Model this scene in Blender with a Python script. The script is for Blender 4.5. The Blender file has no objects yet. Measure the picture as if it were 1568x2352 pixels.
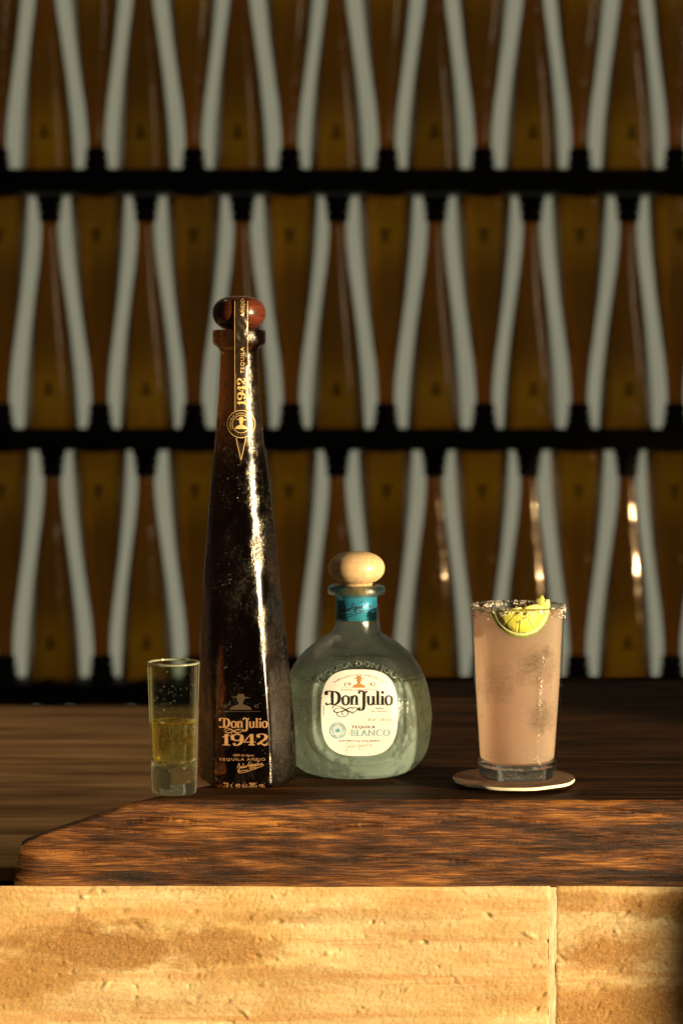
import bpy, bmesh, math, random
import numpy as np
from mathutils import Vector, Matrix, noise
from mathutils.bvhtree import BVHTree
random.seed(7); rng = np.random.default_rng(7)
R = math.radians
scn = bpy.context.scene
COL = scn.collection

# ------------------------------------------------------------------ camera
F = 5250.0            # focal length in units of a 1568 x 2352 frame
CAM = Vector((0, 0, 0.29)); TILT = math.atan(316/5250); ROLL = R(0.0)
cd = bpy.data.cameras.new('camera'); cam = bpy.data.objects.new('camera', cd); COL.objects.link(cam)
cd.sensor_fit = 'VERTICAL'; cd.sensor_height = 36.0; cd.lens = 36.0*F/2352
cam.location = CAM; cam.rotation_euler = (R(90)-TILT, 0, 0)
cd.clip_start = 0.05; cd.clip_end = 60
cd.dof.use_dof = True; cd.dof.focus_distance = 1.605; cd.dof.aperture_fstop = (cd.lens/1000)/0.0120
scn.camera = cam
FW = Vector((0, math.cos(TILT), -math.sin(TILT))); UP = Vector((0, math.sin(TILT), math.cos(TILT)))
def ray(x, y):
    return FW + Vector((1,0,0))*((x-784)/F) + UP*((1176-y)/F)
def at(x, y, d):
    r = ray(x, y); return CAM + r*(d/r.y)

# ------------------------------------------------------------------ world and lamps
w = bpy.data.worlds.new('World'); scn.world = w; w.use_nodes = True
w.node_tree.nodes['Background'].inputs[0].default_value = (0.80, 0.64, 0.44, 1)
w.node_tree.nodes['Background'].inputs[1].default_value = 0.034
SUN_AZ, SUN_EL = R(55), R(5)
SUNDIR = Vector((math.sin(SUN_AZ)*math.cos(SUN_EL), -math.cos(SUN_AZ)*math.cos(SUN_EL), math.sin(SUN_EL)))
def spot(name, target, dist, size, energy, radius, color, blend=0.2, direction=None):
    l = bpy.data.lights.new(name, 'SPOT'); o = bpy.data.objects.new(name, l); COL.objects.link(o)
    dv = direction or SUNDIR
    o.location = Vector(target) + dv*dist
    o.rotation_euler = (-dv).to_track_quat('-Z', 'Y').to_euler()
    l.spot_size = R(size); l.spot_blend = blend; l.energy = energy; l.shadow_soft_size = radius; l.color = color
    return o
spot('low_sunlight_lamp', (0.0, 1.58, 0.08), 6.0, 9.0, 5200, 0.035, (1.0, 0.77, 0.44))
spot('shelf_sunlight_lamp', (0.45, 3.5, 0.04), 6.0, 3.2, 1100, 0.02, (1.0, 0.58, 0.24), 1.0)
# soft daylight of the room's windows, behind and to the side of the camera
def area(name, loc, target, sx, sy, energy, color):
    l = bpy.data.lights.new(name, 'AREA'); l.shape = 'RECTANGLE'; l.size = sx; l.size_y = sy
    l.energy = energy; l.color = color
    o = bpy.data.objects.new(name, l); COL.objects.link(o); o.location = loc
    o.rotation_euler = (Vector(target)-Vector(loc)).to_track_quat('-Z', 'Y').to_euler()
    return o
area('window_daylight_lamp', (2.2, 0.2, 1.3), (0, 1.7, 0.1), 0.5, 1.3, 10.0, (1.0, 0.80, 0.56))
lo = spot('counter_fill_light', (-.42, 2.0, -.05), 1.6, 42, 27, 0.25, (1.0, 0.72, 0.42), 1.0, Vector((-.25, .35, .9)).normalized())  # unseen soft fill, added to brighten the lower counter on the left
scn.view_settings.view_transform = 'Standard'; scn.view_settings.look = 'None'
scn.view_settings.exposure = 0; scn.view_settings.gamma = 1
scn.cycles.max_bounces = 16; scn.cycles.transmission_bounces = 14; scn.cycles.transparent_max_bounces = 16
scn.cycles.sample_clamp_indirect = 4.0; scn.cycles.blur_glossy = 0.3
scn.cycles.use_denoising = True

# ------------------------------------------------------------------ helpers
def tag(o, label=None, cat=None, group=None, kind=None):
    for k, v in (('label', label), ('category', cat), ('group', group), ('kind', kind)):
        if v: o[k] = v
    return o
def obj(name, me, mat=None, parent=None, smooth=True):
    o = bpy.data.objects.new(name, me); COL.objects.link(o)
    if mat is not None:
        me.materials.clear()
        for m in (mat if isinstance(mat, (list, tuple)) else [mat]): me.materials.append(m)
    if smooth: me.shade_smooth()
    if parent: o.parent = parent
    return o
def thing(name, loc, label, cat, group=None):
    o = bpy.data.objects.new(name, None); COL.objects.link(o); o.location = loc
    o.empty_display_size = 0.02
    return tag(o, label, cat, group)
def mesh(verts, faces, name='m'):
    me = bpy.data.meshes.new(name); me.from_pydata([tuple(v) for v in verts], [], faces); me.update(); return me
def grid_faces(nu, nv, close_u=False, flip=False):
    f = []
    for j in range(nv-1):
        for i in range(nu if close_u else nu-1):
            a = j*nu+i; b = j*nu+(i+1) % nu; c = (j+1)*nu+(i+1) % nu; d = (j+1)*nu+i
            f.append((a, d, c, b) if flip else (a, b, c, d))
    return f
def np_grid_mesh(P):            # P [nv, nu, 3], fast grid mesh
    nv, nu, _ = P.shape
    idx = np.arange(nv*nu).reshape(nv, nu)
    q = np.stack([idx[:-1, :-1], idx[:-1, 1:], idx[1:, 1:], idx[1:, :-1]], -1).reshape(-1, 4)
    me = bpy.data.meshes.new('grid'); me.vertices.add(nv*nu); me.vertices.foreach_set('co', P.reshape(-1).astype(np.float32))
    me.loops.add(q.size); me.loops.foreach_set('vertex_index', q.reshape(-1).astype(np.int32))
    me.polygons.add(len(q)); me.polygons.foreach_set('loop_start', np.arange(0, q.size, 4, dtype=np.int32))
    me.update(calc_edges=True); me.validate(); return me
def lathe(profile, n=64, closed=False):
    """profile: (r, z) list, from outside bottom ... ; open ends at r = 0 are capped"""
    vs = []; rings = []
    for r, z in profile:
        if r < 1e-6: rings.append([len(vs)]); vs.append((0, 0, z))
        else:
            rings.append(list(range(len(vs), len(vs)+n)))
            vs += [(r*math.cos(2*math.pi*i/n), r*math.sin(2*math.pi*i/n), z) for i in range(n)]
    fs = []
    pairs = list(zip(rings, rings[1:]))
    if closed: pairs.append((rings[-1], rings[0]))
    for a, b in pairs:
        if len(a) == 1 and len(b) == 1: continue
        if len(a) == 1: fs += [(a[0], b[(i+1) % n], b[i]) for i in range(n)]
        elif len(b) == 1: fs += [(a[i], a[(i+1) % n], b[0]) for i in range(n)]
        else: fs += [(a[i], a[(i+1) % n], b[(i+1) % n], b[i]) for i in range(n)]
    return mesh(vs, fs)
def box_mesh(sx, sy, sz, bev=0.0, seg=2):
    bm = bmesh.new(); bmesh.ops.create_cube(bm, size=1)
    bmesh.ops.scale(bm, vec=(sx, sy, sz), verts=bm.verts)
    if bev: bmesh.ops.bevel(bm, geom=bm.edges[:], offset=bev, segments=seg, affect='EDGES', profile=0.6)
    me = bpy.data.meshes.new('box'); bm.to_mesh(me); bm.free(); return me
def lerp_tab(tab, x):
    xs = [t[0] for t in tab]; ys = [t[1] for t in tab]
    return float(np.interp(x, xs, ys))
def smooth_tab(tab, n):
    """catmull-rom through 2-D points"""
    P = [Vector(p) for p in tab]; P = [2*P[0]-P[1]] + P + [2*P[-1]-P[-2]]; out = []
    for i in range(1, len(P)-2):
        for k in range(n):
            t = k/n; a, b, c, d = P[i-1], P[i], P[i+1], P[i+2]
            out.append(0.5*((2*b)+(c-a)*t+(2*a-5*b+4*c-d)*t*t+(3*b-a-3*c+d)*t**3))
    out.append(P[-2]); return out

# ------------------------------------------------------------------ materials
class NT:
    def __init__(s, name):
        s.m = bpy.data.materials.new(name); s.m.use_nodes = True; s.t = s.m.node_tree; s.t.nodes.clear()
        s.out = s.n('ShaderNodeOutputMaterial')
    def n(s, typ, **kw):
        nd = s.t.nodes.new(typ)
        for k, v in kw.items(): setattr(nd, k, v)
        return nd
    def put(s, inp, v):
        if isinstance(v, bpy.types.NodeSocket): s.t.links.new(v, inp)
        elif v is not None:
            if isinstance(v, (tuple, list)) and len(v) == 3 and inp.type == 'RGBA': v = (*v, 1)
            inp.default_value = v
    def coord(s, scale=(1,1,1), loc=(0,0,0), rot=(0,0,0), space='Object'):
        tc = s.n('ShaderNodeTexCoord'); mp = s.n('ShaderNodeMapping')
        s.t.links.new(tc.outputs[space], mp.inputs[0])
        mp.inputs['Scale'].default_value = scale; mp.inputs['Location'].default_value = loc; mp.inputs['Rotation'].default_value = rot
        return mp.outputs[0]
    def noise(s, vec, scale, detail=4, rough=0.55, dist=0.0, out='Fac'):
        nd = s.n('ShaderNodeTexNoise'); s.put(nd.inputs['Vector'], vec)
        nd.inputs['Scale'].default_value = scale; nd.inputs['Detail'].default_value = detail
        nd.inputs['Roughness'].default_value = rough; nd.inputs['Distortion'].default_value = dist
        return nd.outputs[out]
    def vor(s, vec, scale, feature='F1', out='Distance', rnd=1.0):
        nd = s.n('ShaderNodeTexVoronoi'); nd.feature = feature; s.put(nd.inputs['Vector'], vec)
        nd.inputs['Scale'].default_value = scale; nd.inputs['Randomness'].default_value = rnd
        return nd.outputs[out]
    def ramp(s, fac, stops, interp='LINEAR'):
        nd = s.n('ShaderNodeValToRGB'); s.put(nd.inputs[0], fac); cr = nd.color_ramp; cr.interpolation = interp
        while len(cr.elements) < len(stops): cr.elements.new(0.5)
        for e, (p, c) in zip(cr.elements, stops):
            e.position = p; e.color = (c, c, c, 1) if not isinstance(c, (tuple, list)) else (*c, 1)
        return nd.outputs[0]
    def math(s, op, a, b=None, c=None, clamp=False):
        nd = s.n('ShaderNodeMath', operation=op, use_clamp=clamp); s.put(nd.inputs[0], a)
        if b is not None: s.put(nd.inputs[1], b)
        if c is not None: s.put(nd.inputs[2], c)
        return nd.outputs[0]
    def mix(s, fac, a, b, blend='MIX'):
        nd = s.n('ShaderNodeMix', data_type='RGBA', blend_type=blend)
        s.put(nd.inputs[0], fac); s.put(nd.inputs[6], a); s.put(nd.inputs[7], b); return nd.outputs[2]
    def sep(s, vec):
        nd = s.n('ShaderNodeSeparateXYZ'); s.put(nd.inputs[0], vec); return nd.outputs
    def bump(s, h, strength=1.0, dist=0.001, normal=None):
        nd = s.n('ShaderNodeBump'); s.put(nd.inputs['Height'], h); s.put(nd.inputs['Strength'], strength)
        nd.inputs['Distance'].default_value = dist
        if normal is not None: s.put(nd.inputs['Normal'], normal)
        return nd.outputs[0]
    def principled(s, color=(.5,.5,.5), rough=0.5, metal=0.0, trans=0.0, ior=1.45, normal=None, coat=0.0, coat_rough=0.05,
                   sss=0.0, sss_r=(1,.5,.3), sss_s=0.01, spec=0.5, emit=None, emit_s=0.0, sheen=0.0, alpha=None):
        p = s.n('ShaderNodeBsdfPrincipled'); I = p.inputs
        s.put(I['Base Color'], color); s.put(I['Roughness'], rough); s.put(I['Metallic'], metal)
        s.put(I['Transmission Weight'], trans); s.put(I['IOR'], ior); s.put(I['Coat Weight'], coat); s.put(I['Coat Roughness'], coat_rough)
        s.put(I['Subsurface Weight'], sss); s.put(I['Specular IOR Level'], spec)
        if sss != 0.0: s.put(I['Subsurface Radius'], sss_r); s.put(I['Subsurface Scale'], sss_s)
        if normal is not None: s.put(I['Normal'], normal)
        if emit: s.put(I['Emission Color'], emit); s.put(I['Emission Strength'], emit_s)
        return p.outputs[0]
    def mixs(s, fac, a, b):
        nd = s.n('ShaderNodeMixShader'); s.put(nd.inputs[0], fac); s.put(nd.inputs[1], a); s.put(nd.inputs[2], b); return nd.outputs[0]
    def done(s, sh): s.t.links.new(sh, s.out.inputs['Surface']); return s.m
def simple(name, color, rough=0.5, **kw):
    n = NT(name); return n.done(n.principled(color, rough, **kw))

def mat_slab_front():
    n = NT('rough_oak_edge')
    c = n.coord((0.65, 1.0, 7.0))
    warp = n.noise(n.coord((3, 3, 8)), 4, 3, out='Color')
    cw = n.n('ShaderNodeVectorMath', operation='MULTIPLY_ADD'); n.put(cw.inputs[0], warp); cw.inputs[1].default_value = (0.03, 0.03, 0.08); n.put(cw.inputs[2], c)
    v = cw.outputs[0]
    s1 = n.noise(v, 14, 6, 0.62)                 # broad dark streaks
    fine = n.noise(n.coord((8, 14, 230)), 5, 5, 0.65)
    mid = n.noise(n.coord((7, 7, 60)), 5, 5, 0.6)
    t = n.math('ADD', n.math('MULTIPLY', s1, 0.50), n.math('ADD', n.math('MULTIPLY', fine, 0.36), n.math('MULTIPLY', mid, 0.26)))
    col = n.ramp(t, [(0.44, (0.010, 0.004, 0.002)), (0.52, (0.045, 0.016, 0.005)), (0.59, (0.15, 0.052, 0.012)), (0.70, (0.44, 0.18, 0.038))])
    rv = n.n('ShaderNodeVectorMath', operation='MULTIPLY'); n.put(rv.inputs[0], v); rv.inputs[1].default_value = (10, 1, 46)
    rings = n.noise(rv.outputs[0], 3, 3, 0.6)
    col = n.mix(n.ramp(rings, [(0.40, 0.8), (0.52, 0.0)]), col, (0.030, 0.011, 0.004))
    dark = n.ramp(n.noise(n.coord((6.0, 6, 60), loc=(1.3, 0, .4)), 1.6, 5, 0.7), [(0.53, 0.0), (0.62, 1.0)])
    col = n.mix(n.math('MULTIPLY', dark, 0.85), col, (0.012, 0.007, 0.005))
    h = n.math('ADD', n.math('MULTIPLY', fine, 0.5), n.math('ADD', n.math('MULTIPLY', rings, .5), n.math('MULTIPLY', n.noise(n.coord((60, 60, 160)), 9, 4), 0.5)))
    return n.done(n.principled(col, 0.55, normal=n.bump(h, 1.0, 0.0014), spec=0.35))
def mat_slab_top():
    n = NT('dark_oiled_oak')
    g = n.noise(n.coord((2.2, 90, 1)), 5, 6, 0.6)
    b = n.noise(n.coord((1.2, 14, 1), loc=(3, 1, 0)), 4, 4, 0.6)
    t = n.math('ADD', n.math('MULTIPLY', g, 0.6), n.math('MULTIPLY', b, 0.4))
    col = n.ramp(t, [(0.40, (0.009, 0.004, 0.0015)), (0.52, (0.042, 0.018, 0.007)), (0.64, (0.12, 0.055, 0.021))])
    return n.done(n.principled(col, n.ramp(g, [(0.3, 0.62), (0.7, 0.42)]), normal=n.bump(g, 0.9, 0.0016), spec=0.05))
def mat_counter():
    n = NT('brown_counter_wood')
    b = n.noise(n.coord((1.0, 9, 1)), 4, 5, 0.6); g = n.noise(n.coord((2, 60, 1)), 5, 4, 0.6)
    t = n.math('ADD', n.math('MULTIPLY', g, 0.35), n.math('MULTIPLY', b, 0.65))
    col = n.ramp(t, [(0.38, (0.17, 0.085, 0.032)), (0.5, (0.40, 0.235, 0.10)), (0.62, (0.68, 0.43, 0.20))])
    return n.done(n.principled(col, 0.5, normal=n.bump(g, 0.5, 0.0005), spec=0.04))
def mat_travertine(name, loc, amount, blobs=()):
    n = NT(name)
    c = n.coord((1, 1, 2.5), loc=loc)
    wp = n.n('ShaderNodeVectorMath', operation='MULTIPLY_ADD'); n.put(wp.inputs[0], n.noise(c, 9, 3, out='Color')); wp.inputs[1].default_value = (.07, .07, .05); n.put(wp.inputs[2], c)
    v = wp.outputs[0]
    big = n.noise(v, 8.5, 5, 0.62)
    gran = n.noise(n.coord((1, 1, 1)), 640, 4, 0.85)
    med = n.noise(n.coord((1, 1, 1.8)), 95, 4, 0.7)
    base = n.ramp(big, [(0.30, (0.40, 0.24, 0.07)), (0.44, (0.51, 0.355, 0.135)), (0.56, (0.62, 0.48, 0.245))])
    base = n.mix(n.ramp(med, [(0.40, 0.40), (0.62, 0.0)]), base, (0.52, 0.33, 0.155))
    # ochre, porous patches
    pb = n.math('ADD', n.noise(v, 3.9, 6, 0.62), n.math('MULTIPLY', n.noise(n.coord((1,1,1)), 130, 3, 0.8), 0.09))
    acc = None; oc = n.coord()
    wn = n.n('ShaderNodeVectorMath', operation='SUBTRACT'); n.put(wn.inputs[0], n.noise(n.coord((1, 1, 1.7)), 34, 6, .68, out='Color')); wn.inputs[1].default_value = (.5, .5, .5)
    for bx, bz, rx, rz, am in blobs:          # where the ochre, porous layers of the stone lie
        mp = n.coord((1/rx, 0, 1/rz), loc=(-bx/rx, 0, -bz/rz))
        av = n.n('ShaderNodeVectorMath', operation='MULTIPLY_ADD'); n.put(av.inputs[0], wn.outputs[0]); av.inputs[1].default_value = (1.9, 0, 2.6); n.put(av.inputs[2], mp)
        ln = n.n('ShaderNodeVectorMath', operation='LENGTH'); n.put(ln.inputs[0], av.outputs[0])
        m = n.math('MULTIPLY', n.ramp(n.math('MULTIPLY', ln.outputs['Value'], .5), [(0.30, 1.0), (0.46, 0.6), (0.56, 0.0)]), am)
        # ramps clamp at 1: feed a halved distance
        acc = m if acc is None else n.math('MAXIMUM', acc, m)
    patch = n.math('MAXIMUM', acc, n.math('MULTIPLY', n.ramp(pb, [(amount, 0.0), (amount+0.06, 1.0)]), .35))
    pcol = n.mix(n.ramp(gran, [(0.40, 0.0), (0.62, 1.0)]), (0.17, 0.075, 0.018), (0.40, 0.205, 0.055))
    lay = n.noise(n.coord((.5, 1, 7), loc=(2, 0, 1)), 11, 5, .65, .6)
    base = n.mix(n.ramp(lay, [(.40, .8), (.50, 0.0)]), base, (.50, .28, .11))
    base = n.mix(n.ramp(lay, [(.52, 0.0), (.66, .6)]), base, (.70, .56, .34))
    base = n.mix(n.math('MULTIPLY', patch, 0.92), base, pcol)
    base = n.mix(n.ramp(gran, [(0.34, 0.38), (0.50, 0.0)]), base, (0.34, 0.19, 0.085))
    # hairline veins in the upper band
    w2 = n.n('ShaderNodeVectorMath', operation='MULTIPLY_ADD'); n.put(w2.inputs[0], n.noise(n.coord(), 70, 5, .8, out='Color')); w2.inputs[1].default_value = (.045, .045, .045); n.put(w2.inputs[2], v)
    vv = n.vor(w2.outputs[0], 46, 'DISTANCE_TO_EDGE')
    z = n.sep(n.coord())[2]
    gate = n.math('MULTIPLY', n.ramp(n.noise(n.coord((1, 1, 2), loc=(5, 0, 2)), 14, 3, .6), [(0.50, 0.0), (0.60, 1.0)]), n.ramp(n.math('MULTIPLY_ADD', z, 1.0, -.047), [(0.0, 0.0), (0.03, 1.0)]))
    vein = n.math('MULTIPLY', n.ramp(vv, [(0.0, 1.0), (0.022, 0.0)]), gate)
    base = n.mix(n.math('MULTIPLY', vein, 0.45), base, (0.30, 0.17, 0.08))
    h = n.math('ADD', n.math('MULTIPLY', gran, 0.35), n.math('ADD', n.math('MULTIPLY', med, 0.55), n.math('MULTIPLY', vein, -0.5)))
    return n.done(n.principled(base, 0.62, normal=n.bump(h, 0.75, 0.0012), spec=0.3))
def mat_thin_glass(name, tint=(0.97, 0.98, 0.95), rough=0.02):
    """a thin clear wall: light goes straight through, the fresnel part is reflected"""
    n = NT(name)
    tr = n.n('ShaderNodeBsdfTransparent'); tr.inputs[0].default_value = (*tint, 1)
    gl = n.n('ShaderNodeBsdfGlossy'); gl.inputs['Roughness'].default_value = rough
    lw = n.n('ShaderNodeLayerWeight'); lw.inputs[0].default_value = 0.5
    fr = n.math('MULTIPLY_ADD', n.math('POWER', lw.outputs['Facing'], 4.0), 0.65, 0.035)
    return n.done(n.mixs(fr, tr.outputs[0], gl.outputs[0]))
def mat_glass(name, color=(1,1,1), rough=0.0, ior=1.5, bump=None):
    n = NT(name); nm = None
    if bump: nm = n.bump(n.noise(n.coord(), bump[0], 2), 0.5, bump[1])
    return n.done(n.principled(color, rough, trans=1.0, ior=ior, normal=nm))
def mat_dewy_tall():
    n = NT('dewy_dark_amber_glass')
    c = n.coord(); z = n.sep(c)[2]
    col = n.ramp(n.math('MULTIPLY', z, 3.0), [(0.655, (0.034, 0.010, 0.002)), (0.70, (0.065, 0.020, 0.004)), (0.80, (0.30, 0.095, 0.018))])
    patch = n.noise(n.coord((1, 1, 0.6)), 55, 5, 0.7)
    patch2 = n.noise(n.coord((1, 1, 0.6), loc=(.3,.2,.1)), 20, 3, 0.5)
    xx = n.sep(c)[0]
    dew = n.ramp(n.math('ADD', n.math('MULTIPLY', patch, 0.5), n.math('MULTIPLY', patch2, 0.5)), [(0.44, 0.0), (0.53, 1.0)])
    cell = n.vor(c, 760, 'F1', 'Color'); grain = n.vor(c, 760, 'F1', 'Distance')
    cs = n.sep(cell)[0]
    spark = n.math('MULTIPLY', dew, n.ramp(cs, [(0.50, 0.0), (0.72, 1.0)]))
    nm = n.bump(n.math('ADD', grain, n.math('MULTIPLY', n.noise(c, 1500, 2, 0.8), .6)), n.math('MULTIPLY_ADD', dew, 0.34, 0.0), 0.0007)
    g = n.principled(col, n.math('MULTIPLY_ADD', dew, 0.20, 0.15), trans=1.0, ior=1.5, normal=nm, spec=.22)
    gl = n.n('ShaderNodeBsdfGlossy'); gl.inputs['Color'].default_value = (0.62, 0.47, 0.30, 1); gl.inputs['Roughness'].default_value = 0.32
    n.put(gl.inputs['Normal'], nm)
    return n.done(n.mixs(n.math('MULTIPLY', spark, 0.19), g, gl.outputs[0]))
def mat_dewy_clear():
    n = NT('dewy_pale_green_glass')
    c = n.coord(); z = n.sep(c)[2]
    dew_glow = n.ramp(n.math('MULTIPLY', z, 10), [(0.685, 1.0), (0.70, 0.0)])  # heavier dew below the fill line also stands in for sunlight in the spirit
    patch = n.noise(n.coord((1, 1, 0.7)), 60, 5, 0.65)
    dew = n.ramp(patch, [(0.42, 0.0), (0.52, 1.0)])
    nm = n.bump(n.noise(c, 900, 2, 0.8), n.math('MULTIPLY_ADD', dew, 0.35, 0.08), 0.0006)
    g = n.principled((0.90, 0.98, 0.95), n.math('MULTIPLY_ADD', dew, 0.12, 0.02), trans=1.0, ior=1.5, normal=nm)
    d = n.principled((0.68, 0.92, 0.82), 0.35, normal=nm, spec=0.8)
    t = n.n('ShaderNodeBsdfTranslucent'); t.inputs[0].default_value = (0.74, 0.98, 0.84, 1)
    tr = n.n('ShaderNodeBsdfTransparent'); tr.inputs[0].default_value = (0.92, 0.97, 0.90, 1)
    dd = n.mixs(0.44, n.mixs(0.58, d, t.outputs[0]), tr.outputs[0])
    k = n.math('MULTIPLY', n.math('MULTIPLY_ADD', dew_glow, 0.65, 0.03), n.math('MULTIPLY_ADD', dew, 0.55, 0.45))
    return n.done(n.mixs(k, g, dd))
def mat_amber_back():
    n = NT('amber_shelf_bottle_glass')
    z = n.sep(n.coord())[2]
    zs = n.math('MULTIPLY', z, 3.0)
    col = n.ramp(zs, [(0.0, (0.30, 0.115, 0.002)), (0.14, (0.33, 0.150, 0.003)), (0.22, (0.32, 0.140, 0.003)), (0.38, (0.20, 0.076, 0.002)), (0.62, (0.20, 0.072, 0.002)), (0.9, (0.27, 0.080, 0.003))])
    nm = n.bump(n.noise(n.coord((1, 1, 1)), 55, 2), 0.7, 0.004)
    oi = n.n('ShaderNodeObjectInfo'); col = n.mix(n.math('MULTIPLY', oi.outputs['Random'], .38), col, (0.06, 0.022, 0.001))
    lw = n.n('ShaderNodeLayerWeight'); lw.inputs[0].default_value = .5
    col = n.mix(n.ramp(lw.outputs['Facing'], [(0.12, 0.0), (0.42, .55), (0.75, 0.95)]), col, (0.012, 0.004, 0.001))  # edges darkened in the colour, standing in for dark refraction there
    st = n.noise(n.coord((1, 1, .12), loc=(2, 1, 0)), 70, 3); col = n.mix(n.math('MULTIPLY', n.ramp(st, [(.35, 1), (.6, 0)]), .35), col, (0.05, 0.02, 0.003))
    return n.done(n.principled(col, 0.20, trans=1.0, ior=1.38, normal=nm, spec=0.0, coat=1.0, coat_rough=.04))
def mat_wood_stopper():
    n = NT('pale_beech')
    g = n.noise(n.coord((90, 90, 6)), 4, 4, 0.6); rr = n.n('ShaderNodeTexWave'); rr.wave_type = 'RINGS'; rr.rings_direction = 'Y'
    n.put(rr.inputs[0], n.coord()); rr.inputs['Scale'].default_value = 55; rr.inputs['Distortion'].default_value = 1.5
    col = n.ramp(g, [(0.3, (0.50, 0.33, 0.17)), (0.7, (0.66, 0.47, 0.27))])
    col = n.mix(n.math('MULTIPLY', n.ramp(rr.outputs[1], [(0.0, 1.0), (0.12, 0.0)]), 0.22), col, (0.40, 0.24, 0.12))
    return n.done(n.principled(col, 0.38, normal=n.bump(g, 0.2, 0.0003)))
def mat_drink():
    n = NT('cloudy_pink_drink')
    c = n.coord()
    def blob(cx, cz, rx, rz, y=-0.02):
        v = n.coord((1/rx, 1/0.05, 1/rz), loc=(-cx/rx, 0, -cz/rz))
        ln = n.n('ShaderNodeVectorMath', operation='LENGTH'); 
        wv = n.n('ShaderNodeVectorMath', operation='MULTIPLY_ADD'); n.put(wv.inputs[0], n.noise(c, 62, 4, out='Color')); wv.inputs[1].default_value = (1.6, 0, 1.6); n.put(wv.inputs[2], v)
        sb = n.n('ShaderNodeVectorMath', operation='SUBTRACT'); n.put(sb.inputs[0], wv.outputs[0]); sb.inputs[1].default_value = (.8, 0, .8)
        n.put(ln.inputs[0], sb.outputs[0]); return n.ramp(ln.outputs['Value'], [(0.60, 1.0), (1.25, 0.0)])
    ice = n.math('MAXIMUM', blob(.010, .084, .019, .019), n.math('MAXIMUM', n.math('MULTIPLY', blob(.013, .046, .014, .018), .9), n.math('MULTIPLY', blob(-.014, .070, .017, .017), .5)))
    wisp = n.noise(n.coord((1, 1, 2.2)), 90, 4, 0.7, 3.0)
    ice = n.math('MULTIPLY', ice, n.ramp(wisp, [(0.42, 1.0), (0.62, 0.55)]))
    col = n.mix(n.math('MULTIPLY', ice, 0.72), n.mix(n.ramp(wisp, [(.50, 0.0), (.66, .5)]), (0.99, 0.735, 0.645), (1.0, 0.90, 0.82)), (0.34, 0.28, 0.22))
    sh = n.principled(n.mix(.06, col, (0, 0, 0)), 0.25, sss=1.0, sss_r=(1.0, 0.80, 0.66), sss_s=0.012, spec=0.05)
    t = n.n('ShaderNodeBsdfTranslucent'); n.put(t.inputs[0], col)
    tr = n.n('ShaderNodeBsdfTransparent'); tr.inputs[0].default_value = (1, .90, .82, 1)
    return n.done(n.mixs(0.18, n.mixs(0.46, t.outputs[0], tr.outputs[0]), sh))
def mat_lime(name, a, b, scale=(260, 260, 40)):
    n = NT(name); g = n.noise(n.coord(scale), 2.2, 4, 0.6)
    return n.done(n.principled(n.ramp(g, [(0.35, a), (0.65, b)]), 0.28, sss=0.5, sss_r=(.6, .7, .2), sss_s=0.003, normal=n.bump(g, 0.6, 0.0008)))
def mat_band():
    n = NT('metallic_blue_paper')
    g = n.noise(n.coord((1, 1, 1)), 60, 3, 0.5)
    col = n.ramp(g, [(0.35, (0.02, 0.20, 0.36)), (0.65, (0.07, 0.46, 0.66))])
    return n.done(n.principled(col, 0.36, metal=0.55, normal=n.bump(g, 0.5, 0.002)))
def mat_panel():
    n = NT('backlit_frosted_panel')
    g = n.noise(n.coord(), 1.3, 2)
    e = n.n('ShaderNodeEmission'); n.put(e.inputs[0], n.mix(g, (0.218, 0.212, 0.142), (0.240, 0.234, 0.165)))
    e.inputs[1].default_value = 1.0
    d = n.principled((0.22, 0.22, 0.18), 0.7)
    ad = n.n('ShaderNodeAddShader'); n.put(ad.inputs[0], e.outputs[0]); n.put(ad.inputs[1], d)
    return n.done(ad.outputs[0])
M = dict(
    black=simple('matt_black_metal', (0.006, 0.006, 0.006), 0.7, spec=0.15),
    cap=simple('black_rubber', (0.008, 0.008, 0.008), 0.6, spec=0.2),
    gold=simple('gold_print', (0.85, 0.55, 0.20), 0.35, metal=0.35),
    amberprint=simple('copper_gold_print', (0.32, 0.17, 0.07), 0.5),
    strip=simple('dark_brown_strip_label', (0.020, 0.012, 0.007), 0.32, spec=0.6),
    redwood=None, ink=simple('black_ink', (0.012, 0.010, 0.010), 0.5),
    blueink=simple('blue_ink', (0.06, 0.30, 0.42), 0.5), copper=simple('copper_foil', (0.62, 0.30, 0.10), 0.35, metal=0.4),
    greyink=simple('pale_grey_ink', (0.50, 0.44, 0.36), 0.5), tanink=simple('tan_ink', (0.26, 0.15, 0.07), 0.5),
    paper=simple('cream_paper', (0.66, 0.64, 0.62), 0.6), navy=simple('dark_navy_ink', (0.010, 0.020, 0.045), 0.5),
    salt=simple('salt_crystals', (0.70, 0.64, 0.56), 0.25, sss=0.3, sss_s=0.001),
)

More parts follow.
